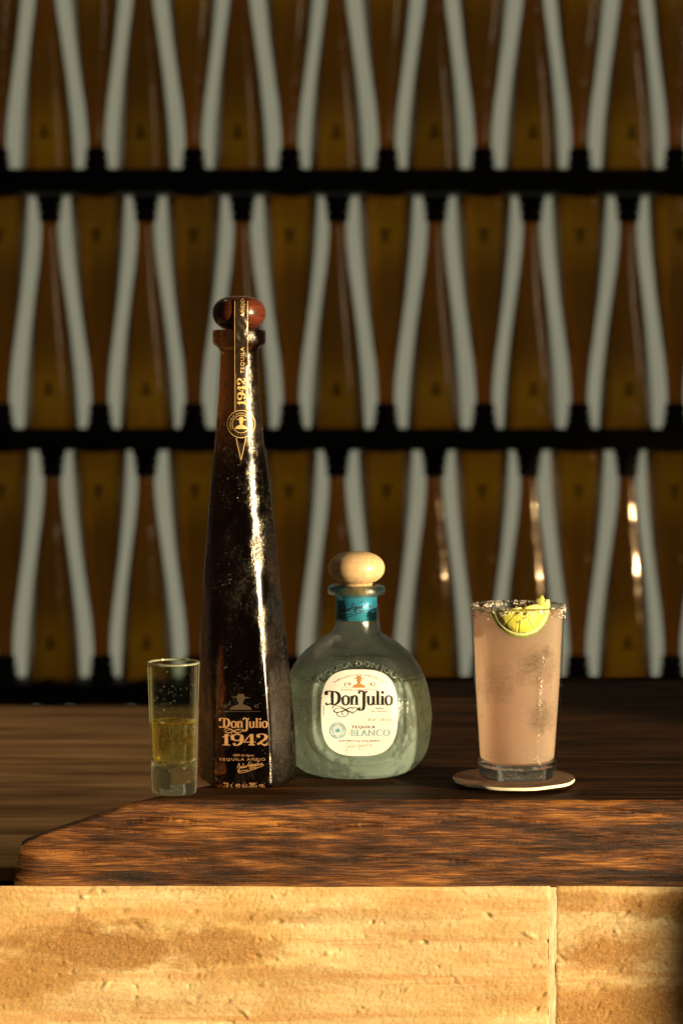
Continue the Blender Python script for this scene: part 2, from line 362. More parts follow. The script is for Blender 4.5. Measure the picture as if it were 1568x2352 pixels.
# ------------------------------------------------------------------ 2-D drawing onto surfaces
class Surface:
    """rays from the lens's side place flat print on the real skin of a thing"""
    def __init__(s, *objs):
        vs = []; fs = []
        for o in objs:
            b = len(vs); mw = world_of(o); vs += [mw @ v.co for v in o.data.vertices]; fs += [tuple(b+i for i in p.vertices) for p in o.data.polygons]
        s.b = BVHTree.FromPolygons(vs, fs)
    def hit(s, x, y, off):
        r = ray(x, y).normalized(); loc, nrm, i, d = s.b.ray_cast(CAM, r)
        if loc is None: return None
        if nrm.dot(r) > 0: nrm = -nrm
        return loc + nrm*off
def world_of(o):
    m = Matrix.LocRotScale(o.location, o.rotation_euler, o.scale)
    return world_of(o.parent) @ m if o.parent else m
def fine(shapes, L):
    out = []
    for pts, faces in shapes:
        bm = bmesh.new(); vs = [bm.verts.new((p[0], p[1], 0)) for p in pts]
        for f in faces:
            try: bm.faces.new([vs[i] for i in f])
            except ValueError: pass
        bmesh.ops.triangulate(bm, faces=bm.faces[:])
        for _ in range(5):
            es = [e for e in bm.edges if e.calc_length() > L]
            if not es: break
            bmesh.ops.subdivide_edges(bm, edges=es, cuts=1, use_grid_fill=False)
            bmesh.ops.triangulate(bm, faces=bm.faces[:])
        bm.verts.index_update(); out.append(([(v.co.x, v.co.y) for v in bm.verts], [tuple(v.index for v in f.verts) for f in bm.faces])); bm.free()
    return out
def decal(name, shapes, surf, off, mat, parent, L=None):
    if L: shapes = fine(shapes, L)
    """shapes: list of (points2d, faces); returns one mesh lying on the surface"""
    V = []; Fc = []; inv = world_of(parent).inverted()
    for k, (pts, faces) in enumerate(shapes):
        b = len(V); bad = set()
        for i, p in enumerate(pts):
            h = surf.hit(p[0], p[1], off + (k % 24)*6e-6)
            if h is None: bad.add(i); h = Vector((0, 0, 0))
            V.append(inv @ h)
        for f in faces:
            if not any(i in bad for i in f): Fc.append(tuple(b+i for i in f))
    me = mesh(V, Fc); bm = bmesh.new(); bm.from_mesh(me)
    bmesh.ops.delete(bm, geom=[v for v in bm.verts if not v.link_faces], context='VERTS')
    bm.to_mesh(me); bm.free()
    return obj(name, me, mat, parent)
def stroke(pts, w, n=6, contrast=None, smooth=True, closed=False):
    """ribbon along a smooth path; contrast=(thin, thick): width by direction, like a broad pen"""
    P = [Vector(p) for p in pts]
    if closed: P = P + [P[0]]
    Q = smooth_tab(P, n) if smooth and len(P) > 2 else P
    out = []; m = len(Q)
    for i, q in enumerate(Q):
        t = (Q[min(i+1, m-1)] - Q[max(i-1, 0)])
        if closed and i in (0, m-1): t = Q[1]-Q[m-2]
        t = t.normalized() if t.length > 0 else Vector((1, 0))
        ww = w
        if contrast:
            k = abs(t.y)**1.4; ww = contrast[0]+(contrast[1]-contrast[0])*k
        nn = Vector((-t.y, t.x))*ww/2
        out += [q+nn, q-nn]
    return (out, [(2*i, 2*i+1, 2*i+3, 2*i+2) for i in range(m-1)])
def xf(shapes, x, y, s, sy=None, rot=0, skew=0):
    """glyph space (y up) to frame space (y down)"""
    sy = sy or s; c, sn = math.cos(rot), math.sin(rot); out = []
    for pts, f in shapes:
        q = []
        for p in pts:
            u, v = (p[0]+skew*p[1])*s, p[1]*sy
            q.append((x+u*c-v*sn, y-(u*sn+v*c)))
        out.append((q, f))
    return out
def text(s, x, y, size, align='LEFT', spacing=1.0, width=None, rot=0, bold=0.0, arc=None, skew=0):
    """built-in font; (x, y) baseline start in frame units; size = cap height"""
    cu = bpy.data.curves.new('t', 'FONT'); cu.body = s; cu.size = 1; cu.space_character = spacing; cu.align_x = align; cu.offset = bold; cu.resolution_u = 3
    o = bpy.data.objects.new('t', cu); COL.objects.link(o)
    bpy.context.view_layer.update()
    me = o.evaluated_get(bpy.context.evaluated_depsgraph_get()).to_mesh()
    pts = [(v.co.x, v.co.y) for v in me.vertices]; fs = [tuple(p.vertices) for p in me.polygons]
    o.evaluated_get(bpy.context.evaluated_depsgraph_get()).to_mesh_clear()
    bpy.data.objects.remove(o); bpy.data.curves.remove(cu)
    k = size/0.70
    kx = k
    if width:
        xs = [p[0] for p in pts]; kx = width/(max(xs)-min(xs))
    if arc:                     # (radius, centre angle): lettering along a circle about (x, y)
        rad = arc[0]; c0 = arc[1]; xs = [p[0] for p in pts]; mid = (max(xs)+min(xs))/2; out = []
        sg = -1 if len(arc) > 2 else 1
        for px, py in pts:
            a = c0 + sg*(px-mid)*kx/rad; r = rad + sg*py*k
            out.append((x+r*math.sin(a), y-r*math.cos(a)))
        return [(out, fs)]
    return xf([(pts, fs)], x, y, kx, k, rot, skew)
def dot(x, y, r, n=10): return ([(x+r*math.cos(2*math.pi*i/n), y+r*math.sin(2*math.pi*i/n)) for i in range(n)], [tuple(range(n))])
def ring(x, y, r, w, n=48, rx=1.0):
    pts = []
    for i in range(n):
        a = 2*math.pi*i/n; pts += [(x+(r-w/2)*math.cos(a)*rx, y+(r-w/2)*math.sin(a)), (x+(r+w/2)*math.cos(a)*rx, y+(r+w/2)*math.sin(a))]
    return (pts, [(2*i, 2*i+1, (2*i+3) % (2*n), (2*i+2) % (2*n)) for i in range(n)])
# broad-pen letters, x-height 1, y up -------------------------------------------------
def gl(k):
    TN, TK = 0.10, 0.30
    S = lambda p, c=(TN, TK), **kw: stroke(p, 0.2, contrast=c, **kw)
    H = lambda x0, x1, y, w=0.09: stroke([(x0, y), (x1, y)], w, smooth=False)
    V = lambda x, y0, y1, w=TK: stroke([(x, y0), (x, y1)], w, smooth=False)
    if k == 'D': return [V(.55, .03, 1.42, .32), S([(-.12, 1.08), (-.16, 1.38), (.12, 1.50), (.55, 1.46), (1.0, 1.40), (1.32, 1.12), (1.38, .72), (1.24, .30), (.86, .05), (.4, .02)], (.12, .40)),
                         S([(.45, .12), (.2, .10), (-.08, .0), (-.22, .12), (-.1, .24)], (.12, .2))], 1.72
    if k == 'o': return [S([(.42, 1.02), (.76, .80), (.76, .24), (.42, -.02), (.12, .22), (.10, .78)], (.10, .30), closed=True)], .92
    if k == 'n': return [V(.25, 0, .95), H(.02, .28, .93, .1), H(.0, .5, .045), S([(.3, .72), (.5, .98), (.72, .98), (.84, .75), (.84, .4), (.84, .0)]), H(.62, 1.06, .045)], 1.12
    if k == 'J': return [S([(.02, 1.22), (.06, 1.48), (.36, 1.50), (.72, 1.38), (1.0, 1.46)], (.16, .22)), S([(.62, 1.42), (.60, .9), (.60, .2), (.58, -.22), (.42, -.52), (.12, -.58), (.0, -.42), (.14, -.32)], (.12, .34))], .90
    if k == 'u': return [V(.22, .25, .98), H(.0, .24, .93, .1), S([(.22, .35), (.30, .06), (.55, .0), (.78, .22)], (.1, .26)), V(.84, 0, .98), H(.62, .84, .93, .1), H(.84, 1.05, .05, .1)], 1.12
    if k == 'l': return [V(.25, 0, 1.52), H(.04, .26, 1.48, .1), H(.02, .5, .045)], .56
    if k == 'i': return [V(.25, 0, .97), H(.04, .26, .93, .1), H(.02, .5, .045), dot(.25, 1.36, .18)], .56
    # lining figures, height 1
    C = (.055, .25)
    if k == '1': return [V(.36, .02, 1.0, .24), S([(.1, .72), (.26, .82), (.4, .98)], (.07, .1)), H(.08, .64, .035, .07)], .74
    if k == '9': return [S([(.36, 1.0), (.66, .86), (.66, .58), (.36, .42), (.08, .58), (.08, .86)], C, closed=True), S([(.68, .70), (.70, .45), (.58, .16), (.34, .0), (.16, .04)], C), dot(.17, .12, .105)], .82
    if k == '4': return [V(.56, .02, 1.0, .24), stroke([(.5, 1.0), (.02, .30)], .075, smooth=False), H(.0, .84, .29, .07), H(.34, .78, .035, .07)], .88
    if k == '2': return [dot(.17, .76, .11), S([(.10, .74), (.16, .94), (.42, 1.01), (.66, .84), (.62, .58), (.36, .34), (.08, .08)], C), S([(.08, .10), (.30, .20), (.52, .04), (.70, .09), (.76, .30)], (.17, .07))], .82
    return [], .4
def word(s, x, y, s1, width=None, rot=0):
    out = []; cx = 0; parts = []
    for ch in s:
        g, adv = gl(ch); parts.append((g, cx)); cx += adv
    k = (width/cx) if width else s1
    for g, c in parts:
        sh = [([(p[0]+c, p[1]) for p in pts], f) for pts, f in g]; out += xf(sh, x, y, k, s1, rot)
    return out
SIG = [[(0,.1),(.35,.75),(.62,1.15),(.58,.5),(.42,-.35),(.15,-.6),(.1,-.3),(.5,.05),(.85,.45),(.82,.12),(.95,.02),(1.12,.42),(1.1,.1),(1.22,.05),(1.45,.6),(1.52,1.05),(1.38,.6),(1.4,.08),(1.55,.08),(1.7,.42),(1.68,.08),(1.82,.06),(1.98,.36),(1.86,.12),(2.02,.05),(2.14,.32),(2.06,.42)],
       [(3.05,.95),(2.85,1.1),(2.55,.7),(2.5,.2),(2.75,.05),(3.0,.45),(2.85,-.3),(2.6,-.42)], [(2.2,.36),(3.0,.52),(3.4,.62)],
       [(3.0,.3),(3.2,.42),(3.1,.08),(3.3,.1),(3.38,.4),(3.48,.1),(3.55,.42),(3.7,.4),(3.68,.08),(3.8,.1),(3.95,.42),(4.1,.42),(3.95,.05),(4.15,.08),(4.4,.46),(4.25,.42),(4.28,.1),(4.5,.1),(4.75,.75),(4.85,1.1),(4.68,.6),(4.7,.1),(4.85,.08),(5.02,.4),(4.9,.1),(5.15,.1),(5.35,.42),(5.5,.42),(5.3,.0),(5.5,.08),(5.75,.2)],
       [(5.9,.1),(5.4,-.3),(4.4,-.35),(3.4,-.15),(2.9,-.35),(3.3,-.6),(4.3,-.55),(4.2,-.3),(3.0,-.75),(1.6,-.95),(.4,-.95),(.2,-.7),(1.2,-.55),(2.4,-.6)], [(4.3, 1.0), (4.45, 1.2)]]
def signature(x, y, s, w, rot=0): return [q for st in SIG for q in [([(a, b) for a, b in pts], f) for pts, f in xf([stroke(st, w, 5)], x, y, s, s, rot)]]
def flourish(x, y, s, w):
    L = [[(0,.35),(.25,.65),(.9,.62),(1.6,.25),(2.3,-.05),(2.8,.1),(2.85,.4),(2.3,.5),(1.5,.2),(.8,-.05),(.3,.02),(.35,.3),(1.0,.42),(1.8,.1),(2.3,-.2),(2.5,-.1)],
         [(.1,.15),(.5,-.1),(1.2,.05),(2.0,.45),(2.5,.3)], [(.7,.0),(.6,-.35),(1.1,-.6),(1.75,-.4),(1.8,0),(1.4,.1),(1.1,-.15),(1.3,-.4)]]
    return [q for st in L for q in xf([stroke(st, w, 6)], x, y, s)]
def hat_man(x, y, s):
    """bust with a wide-brimmed hat, 2 wide, 2 high, y up"""
    head = [(-.30,.55),(-.30,.25),(-.18,.02),(.0,-.08),(.18,.02),(.30,.25),(.30,.55)]
    crown = [(-.34,.62),(-.30,.95),(-.16,1.10),(.0,1.04),(.20,1.10),(.32,.92),(.34,.62)]
    brimL = [(-.92,.74),(-.45,.60),(0,.56),(0,.70),(-.4,.74)]; brimR = [(.92,.60),(.45,.52),(0,.56),(0,.70),(.4,.70)]
    neck = [(-.2,.1),(.2,.1),(.2,-.25),(-.2,-.25)]
    sh = [(-1.0,-.85),(-.82,-.50),(-.35,-.24),(.0,-.2),(.35,-.24),(.82,-.50),(1.0,-.85)]
    return xf([(p, [tuple(range(len(p)))]) for p in (head, crown, brimL, brimR, neck, sh)], x, y, s)

# ------------------------------------------------------------------ tall bottle skin
HW = [(0, .0346), (.004, .0352), (.029, .0345), (.060, .0333), (.091, .0315), (.122, .0290), (.153, .02655), (.184, .0236), (.2155, .0205), (.231, .0188), (.2466, .0169), (.262, .0157), (.2776, .01445), (.293, .01367), (.304, .0132)]
KR = [(0, .815), (.105, .895), (.1755, .965), (.232, 1.03), (.5, 1.03)]
CX = [(0, .0050), (.035, .0046), (.09, .0025), (.153, .0012), (.2155, .0003), (.25, 0)]
def tall_skin(nz, nt, phi=R(-3.4), asym=1.0, neck=True, shrink=0.0):
    zs = list(np.linspace(0.003, 0.304, nz)); rows = []
    base = [(0.0, 0.0, None), (0.0, .93, 0.0), (0.0006, .965, 0.001)]
    th = np.linspace(0, 2*math.pi, nt, endpoint=False)
    hs = smooth_tab([(z*10, h*100) for z, h in HW], 8); hz = [p[0]/10 for p in hs]; hh = [p[1]/100 for p in hs]
    V = []
    def sect(z):
        k = lerp_tab(KR, z); k = k+(1-asym)*0
        acc = np.ones(nt)                          # circle, radius 1, p-norm
        p = 46.0; tot = np.ones(nt)
        for ang, kk in ((0, k), (66, k), (-66, k), (126, k), (-126, k), (180, k)):
            c = np.cos(th-phi-R(ang)); inv = np.where(c > 0.05, c/kk, 0.0)
            tot = tot + inv**p
        r = tot**(-1/p)
        x = r*np.sin(th); y = -r*np.cos(th)
        ext = (x.max()-x.min())/2; mid = (x.max()+x.min())/2
        return (x-mid*asym)/ext, y/ext
    for z in [0.0, 0.0008]+zs:
        h = float(np.interp(max(z, 0), hz, hh))
        if z == 0.0: h -= 0.0022
        elif z < 0.001: h -= 0.0009
        h -= shrink
        x, y = sect(z)
        V.append(np.stack([x*h+lerp_tab(CX, z)*asym, y*h, np.full(nt, z)], -1))
    for r, z in ([(.0133, .3065), (.0150, .3090), (.0176, .3108), (.0186, .3125), (.0188, .3150), (.0188, .3200), (.0182, .3212), (.0150, .3214), (0.009, .3214)] if neck else [(.0133, .3065), (.0133, .320), (.012, .3215), (.009, .3217)]):
        V.append(np.stack([r*np.sin(th), -r*np.cos(th), np.full(nt, z)], -1))
    V = np.array(V); nv = len(V)
    vs = [tuple(p) for row in V for p in row]; fs = grid_faces(nt, nv, True)
    b = len(vs); vs.append((0, 0, 0.0012)); fs += [((i+1) % nt, i, b) for i in range(nt)]
    t = len(vs); vs.append((0, 0, V[-1][0][2])); o = (nv-1)*nt; fs += [(o+i, o+(i+1) % nt, t) for i in range(nt)]
    return mesh(vs, fs, 'tall_bottle_glass')

# ------------------------------------------------------------------ the shelf wall
PX = 3.56                                       # distance of the shelf bottles
pan = obj('backlit_wall', box_mesh(2.2, 0.02, 2.2), mat_panel(), smooth=False); pan.location = (0, PX+0.16, .35)
tag(pan, kind='structure')
ZSH = [.5985, .2050, -.1885]                    # tops of the three shelves
for i, z in enumerate(ZSH):
    t = thing('bottle_shelf', (0, PX, z), ('black shelf under the top row of amber bottles', 'black shelf in the middle of the photo, behind the tall bottle', 'lowest black shelf, just above the bar counter')[i], 'shelf', 'black bottle shelves')
    b = obj('shelf_board', box_mesh(2.4, .13, .026, .002), M['black'], t); b.location = (0, 0, -.016)
    l = obj('front_lip', box_mesh(2.4, .006, .034, .0015), M['black'], t); l.location = (0, -.069, -.014)
skin_b = tall_skin(40, 48, 0.0, 0.0, False)
for v in skin_b.vertices:
    q = lerp_tab([(0, 1.22), (.1, 1.20), (.17, 1.18), (.25, 1.11), (.32, 1.02)], v.co.z); v.co.x *= q; v.co.y *= min(1, q)
amber = mat_amber_back()
capme = lathe([(.0105, .319), (.0140, .3205), (.0162, .324), (.0172, .329), (.0168, .333), (.0144, .3345), (.0144, .336), (.0186, .338), (.0192, .341), (.0186, .345), (.0160, .346), (.0160, .348), (.0204, .350), (.0204, .3602), (0, .3602)], 28)
logome = None
def emblem_mesh():
    vs = []; fs = []
    for pts, f in hat_man(0, 0, .0098):
        b = len(vs); vs += [(p[0], 0, -p[1]) for p in pts]; fs += [tuple(b+i for i in q) for q in f]
    n0 = len(vs); vs += [(v[0], .0006, v[2]) for v in vs]
    return mesh(vs, fs+[tuple(n0+i for i in reversed(f)) for f in fs])
embme = emblem_mesh(); basme = lathe([(0, .0035), (.024, .0032), (.0335, .002), (.0345, 0), (.034, -.0012), (0, -.0012)][::-1], 28)
ORD = ['first', 'second', 'third', 'fourth', 'fifth', 'sixth', 'seventh', 'eighth']
def back_bottle(first, x, z, flip, label, group):
    if first is None:
        o = thing('amber_bottle', (x, PX, z), label, 'bottle', group)
        obj('glass_body', skin_b, amber, o); c = obj('ribbed_cap', capme, M['cap'], o)
        e = obj('embossed_emblem', embme, M['cap'], o); e.location = (0, -.0315, .062)
        obj('dark_base', basme, M['cap'], o)
        o.rotation_euler = (0, R(180) if flip else 0, 0)
        return o
    o = first.copy(); COL.objects.link(o); o.location = (x, PX, z); o.rotation_euler = (0, R(180) if flip else 0, 0)
    o['label'] = label
    for ch in list(first.children):
        c = ch.copy(); COL.objects.link(c); c.parent = o
    return o
first = None; H = .3600
rows = [('top', .5985), ('middle', .2050), ('bottom', -.1885)]
for rn, z in rows:
    for flip in (False, True):
        xs = [117+220*k for k in range(7)] if not flip else [7+220*k for k in range(8)]
        for k, xd in enumerate(xs):
            X = (xd-784)/F*PX + (0.0 if rn != 'top' else -.002+.0003*k)
            if flip: lab = f'upside-down amber bottle, {ORD[k]} from the left among those hung neck down in the {rn} row'
            else: lab = f'upright amber bottle, {ORD[k]} from the left among those standing in the {rn} row'
            fl = flip
            o = back_bottle(first, X, z+(H if fl else 0), fl, lab, 'amber bottles on the back wall')
            o.rotation_euler.z = R(random.uniform(-4, 4)); o.rotation_euler.y += R(random.uniform(-.35, .35)); o.location.x += random.uniform(-.0014, .0014)
            if first is None: first = o
for rn, z in rows:                                # the wall of bottles goes on beyond the picture's edges
    for side, xx in (('left', (-103, -213, -323, -433)), ('right', (1657, 1767, 1877, 1987))):
        for k, xd in enumerate(xx):
            fl = (k % 2 == 1)                     # next to the outermost bottle in view comes one the other way up
            back_bottle(first, (xd-784)/F*PX, z+(H if fl else 0), fl,
                        f'amber bottle of the {rn} row, {ORD[k]} beyond the {side} edge of the photo', 'amber bottles on the back wall')
for k, xd in enumerate([7, 117, 227, 337, 447]):
    fl = (k % 2 == 0); X = (xd-784)/F*PX
    back_bottle(first, X, -.1885-.3935+(H if fl else 0), fl, f'amber bottle mostly hidden below the lowest shelf, {ORD[k]} from the left edge', 'amber bottles on the back wall')

# ------------------------------------------------------------------ counters and stone
SF = 1.556                                     # distance of the bar's front face
def zat(y, d): return at(784, y, d).z
Z0B = zat(2036, SF)                            # underside of the slab
# front outline of the slab (x, z), measured on the front plane
outl = [(30, 2036), (32, 2010), (40, 1975), (48, 1938), (60, 1930), (100, 1914), (160, 1893), (210, 1876), (250, 1863), (290, 1849), (320, 1842), (350, 1840), (420, 1839)]
OX = []
for x, y in outl:
    p = at(x, y, SF); OX.append((p.x, min(p.z, 0.0)))
XR = .62
nx, nz = 900, 84
xs = np.linspace(OX[0][0], XR, nx); ztop = np.interp(xs, [p[0] for p in OX], [p[1] for p in OX])
ztop[0] = Z0B + 0.004
P = np.zeros((nz, nx, 3))
cracks = [(random.uniform(-.2, .3), random.uniform(-.048, -.010), random.uniform(.010, .035), random.uniform(.0006, .0014), random.uniform(.001, .0028)) for _ in range(20)]
cracks += [(.0, -.0205, .05, .0018, .0034), (-.125, -.017, .03, .0014, .003), (.10, -.0155, .05, .0012, .002), (.135, -.019, .02, .001, .002)]
for j in range(nz):
    s = j/(nz-1)
    zz = Z0B + (ztop-Z0B)*s
    d = np.zeros(nx)
    for i in range(nx):
        x, z = xs[i], zz[i]
        d[i] = .0030*noise.noise((x*7, z*22, .3)) + .0012*noise.noise((x*22, z*170, 1.3)) + .0006*noise.noise((x*70, z*700, 2.3))
    for cx, cz, cl, cw, cdp in cracks:
        q = np.exp(-((xs-cx)/cl)**4 - ((zz-cz-.0015*np.sin(xs*90+cx*50))/cw)**2); d = d + q*cdp*(.35+.65*np.clip(.5+1.4*np.array([noise.noise((x*60+cz*900, cx*70, 0))+.4*noise.noise((x*400, cx*70, 3)) for x in xs]), 0, 1.0))*.75
    d = d + .0045*np.clip((s-.94)/.06, 0, 1)**2                # worn upper arris
    d = d + .006*np.clip(1-(xs-OX[0][0])/.018, 0, 1)**2         # rounded nose
    P[j, :, 0] = xs; P[j, :, 1] = SF + d; P[j, :, 2] = zz
slab = thing('oak_slab', (0, SF, 0), 'thick dark live-edge oak slab with a rough orange-brown front edge and sloping left end', 'slab')
def local(P, o): return P - np.array(o.location)
m_front = mat_slab_front(); m_top = mat_slab_top()
obj('front_edge', np_grid_mesh(local(P, slab)), m_front, slab)
# top and end surface: the front outline swept backwards
deps = [0, .004, .012, .03, .06, .10, .15, .20, .26, .36, .50, .625]
def shift(d): return .62*min(d, .23)+0.02*math.sin(d*9)*min(1, d*8)
T = np.zeros((len(deps), nx, 3))
for a, dd in enumerate(deps):
    T[a, :, 0] = np.minimum(xs + shift(dd)*(1-np.clip((xs-.35)/.27, 0, 1)), XR); T[a, :, 1] = P[-1, :, 1]*(1-min(1, dd*20)) + SF*min(1, dd*20) + dd; T[a, :, 2] = ztop - (0 if dd == 0 else 0.0)
obj('top_face', np_grid_mesh(local(T, slab)), m_top, slab)
# underside and rear
bv = [(xs[0], SF+.004, Z0B), (XR, SF+.004, Z0B), (XR, SF+.625, Z0B), (xs[0]+shift(.625), SF+.625, Z0B), (xs[0]+shift(.625), SF+.625, 0), (XR, SF+.625, 0)]
bv = [tuple(np.array(p)-np.array(slab.location)) for p in bv]
obj('underside', mesh(bv, [(0, 3, 2, 1), (2, 3, 4, 5)]), m_top, slab, smooth=False)
# lower counter on the left and beneath the slab
ZC = zat(2003, SF)
cnt = obj('back_counter', box_mesh(2.6, .775, ZC-Z0B, .0012), mat_counter(), smooth=False)
cnt.location = (-1.306+OX[0][0]+.14, SF+.018+.775/2, (ZC+Z0B)/2 - .0005)
tag(cnt, 'lower brown wooden counter top to the left, blurred, behind the slab end', 'counter')
# the slab rests above; a filler of the same counter carries it on the right
# travertine front
st = thing('stone_wall', (0, SF, -.16), 'cream and ochre travertine stone cladding under the bar top', 'stone cladding')
def stone(x0, x1, mat, seed):
    r = np.random.default_rng(seed); stp = .00085
    nu = int((x1-x0)/stp); nvv = int(.20/stp); zb = Z0B-.202; zt = Z0B-.0002
    X, Z = np.meshgrid(np.linspace(x0, x1, nu), np.linspace(zb, zt, nvv))
    D = np.zeros_like(X)
    def val(scx, scz, amp, sd):
        rr = np.random.default_rng(sd); gx = int((x1-x0)*scx)+3; gz = int(.2*scz)+3; g = rr.random((gz, gx))
        u = (X-x0)*scx; v = (Z-zb)*scz; iu = u.astype(int); iv = v.astype(int); fu = u-iu; fv = v-iv
        fu = fu*fu*(3-2*fu); fv = fv*fv*(3-2*fv)
        return amp*((g[iv, iu]*(1-fu)+g[iv, iu+1]*fu)*(1-fv)+(g[iv+1, iu]*(1-fu)+g[iv+1, iu+1]*fu)*fv-.5)
    D += val(30, 70, .0010, seed+1)+val(150, 240, .00022, seed+2)+val(420, 600, .00024, seed+3)+val(900, 1000, .00036, seed+4)
    n = int((x1-x0)*3400)
    for _ in range(n):
        cx = r.uniform(x0, x1); cz = zb+.2*r.random(); big = r.random()**9
        rx = (.0005+.0022*big)*(.8+r.random()*1.1); rz = (.0004+.0012*big); dp = .0005+.0016*big*r.random()
        an = r.normal(0, .5); i0, i1 = int((cx-x0-.006)/stp), int((cx-x0+.006)/stp); j0, j1 = int((cz-zb-.006)/stp), int((cz-zb+.006)/stp)
        i0, j0 = max(i0, 0), max(j0, 0); sx = X[j0:j1, i0:i1]-cx; sz = Z[j0:j1, i0:i1]-cz
        a = sx*math.cos(an)+sz*math.sin(an); b = -sx*math.sin(an)+sz*math.cos(an)
        D[j0:j1, i0:i1] += dp*np.exp(-((a/rx)**2+(b/rz)**2)**1.3)*np.sign(1 if r.random() < .7 else -.7)
    edge = np.minimum(X-x0, x1-X); D += .0005*np.exp(-(edge/.0010)**2)
    P = np.stack([X, SF+.0022+D, Z], -1)
    me = np_grid_mesh(P-np.array(st.location)); o = obj('stone_slab', me, mat, st)
    y0, y1 = SF+.0042, SF+.03
    return o
p1 = at(1262, 2200, SF).x; p2 = at(1276, 2200, SF).x
def SB_(x, y, rx, ry, am): return ((x-784)/3374, .29-(y-860)/3374+.16, rx/3374, ry/3374, am)
BL = [SB_(230, 2195, 250, 62, 1), SB_(510, 2190, 130, 46, .9), SB_(60, 2265, 190, 50, .75), SB_(640, 2262, 260, 26, .55), SB_(790, 2120, 330, 20, .5), SB_(300, 2330, 330, 24, .5), SB_(960, 2190, 200, 22, .35), SB_(1120, 2300, 180, 26, .45)]
BR = [SB_(1390, 2205, 130, 52, 1), SB_(1430, 2335, 230, 62, 1), SB_(1330, 2085, 90, 26, .8), SB_(1520, 2100, 130, 36, .9)]
stone(-.42, p1, mat_travertine('travertine_pale', (0.35, 0, .02), 0.545, BL), 3)
stone(p2, .42, mat_travertine('travertine_ochre', (1.7, 0, .3), 0.50, BR), 11)
def mat_joint():
    n = NT('pale_joint_filler'); g = n.noise(n.coord((1, 1, .3)), 300, 3, .7)
    return n.done(n.principled(n.ramp(g, [(.35, (.50, .36, .20)), (.65, (.66, .52, .34))]), .8, normal=n.bump(g, .6, .0012)))
jf = obj('joint_filler', box_mesh(p2-p1+.001, .012, .20), mat_joint(), st, smooth=False); jf.location = ((p1+p2)/2, .0086, Z0B-.1012+.16)
bk = obj('backing', box_mesh(1.2, .5, .20), M['black'], st, smooth=False); bk.location = (0, .27, Z0B-.102+.16)

# ------------------------------------------------------------------ tall dark bottle
TX = at(552, 1794, 1.620)
tall = thing('tequila_bottle', (TX.x, 1.620, 0), 'tall tapering dark amber bottle with gold lettering, beaded with dew, beside the shot glass', 'bottle')
tb = obj('glass_body', tall_skin(260, 224), mat_dewy_tall(), tall)
n = NT('polished_redwood'); g = n.noise(n.coord((1, 1, 6)), 60, 4)
M['redwood'] = n.done(n.principled(n.ramp(g, [(.3, (.055, .012, .006)), (.7, (.12, .028, .012))]), .22, coat=.4, normal=n.bump(g, .15, .0004)))
prof = []
for i in range(41):
    a = -math.pi/2+math.pi*i/40
    prof.append((max(0, .0188*abs(math.cos(a))**.72) if 0 < i < 40 else 0, .3332+.0122*math.copysign(abs(math.sin(a))**.95, math.sin(a))))
stp_ = obj('stopper', lathe(prof, 72), M['redwood'], tall)
# seal strip over stopper, collar and neck
seal_w = 17.2
path = []
for y in np.linspace(689, 948, 70): path.append(y)
SB = Surface(tb, stp_)
vs = []; inv = world_of(tall).inverted(); rowsn = []
prev = None
for y in path:
    row = []
    for u in np.linspace(-1, 1, 11):
        h = SB.hit(553.5+u*seal_w, y, .00035)
        row.append(h)
    if all(h is not None for h in row): rowsn.append(row)
A = np.array([[tuple(inv @ h) for h in row] for row in rowsn])
# the paper bridges the groove between ball and collar: keep depth no deeper than a taut line
dep = A[:, :, 1].copy(); z_ = A[:, 5, 2]
for c in range(11):
    for i in range(len(z_)):
        best = dep[i, c]
        for a in range(max(0, i-9), i):
            for b in range(i+1, min(len(z_), i+10)):
                t = (z_[i]-z_[a])/(z_[b]-z_[a]) if abs(z_[b]-z_[a]) > 1e-7 else 0
                best = min(best, dep[a, c]*(1-t)+dep[b, c]*t)
        A[i, c, 1] = best + (.0007*noise.noise((z_[i]*300, c*.35, 0)) if .300 < z_[i] < .333 else 0) - .0001
strip = obj('seal_strip', mesh([tuple(p) for p in A.reshape(-1, 3)], grid_faces(11, len(A))), M['strip'], tall)
sm = strip.modifiers.new('thick', 'SOLIDIFY'); sm.thickness = .00015
SS = Surface(tb, stp_, strip)
vtri = ([(541, 1006), (566, 1006), (553.5, 1072)], [(0, 1, 2)])
tri = []
for i in range(13):
    y = 1004+i*(1072-1004)/12; hw = 14*(1-i/12); tri += [(553.5-hw, y), (553.5+hw, y)]
decal('seal_point', [(tri, [(2*i, 2*i+1, 2*i+3, 2*i+2) for i in range(12)])], SB, .0003, M['strip'], strip.parent)
med = []; nr = 8; ns = 40
pts = [(554, 974)]+[(554+33.5*(k/nr)*math.cos(2*math.pi*i/ns), 974+33.5*(k/nr)*math.sin(2*math.pi*i/ns)) for k in range(1, nr+1) for i in range(ns)]
fs = [(0, 1+i, 1+(i+1) % ns) for i in range(ns)]+[(1+(k-1)*ns+i, 1+k*ns+i, 1+k*ns+(i+1) % ns, 1+(k-1)*ns+(i+1) % ns) for k in range(1, nr) for i in range(ns)]
md = decal('seal_medallion', [(pts, fs)], SB, .0007, M['strip'], tall)
SM = Surface(tb, stp_, strip, md)
gl_ = [ring(554, 974, 31.5, 1.3), ring(554, 974, 20.2, 1.1)]
gl_ += text('TEQUILA DON JULIO 1942', 554, 974, 3.6, arc=(23.3, 0), width=98)
gl_ += text('· · ·', 554, 974, 4, arc=(26.5, math.pi, -1), width=18)
gl_ += [(p, f) for p, f in xf([([(q[0], -q[1]) for q in pp], ff) for pp, ff in hat_man(0, 0, 1)], 554, 973, 14.5)]
decal('medallion_print', gl_, SM, .00018, M['gold'], tall, L=3)
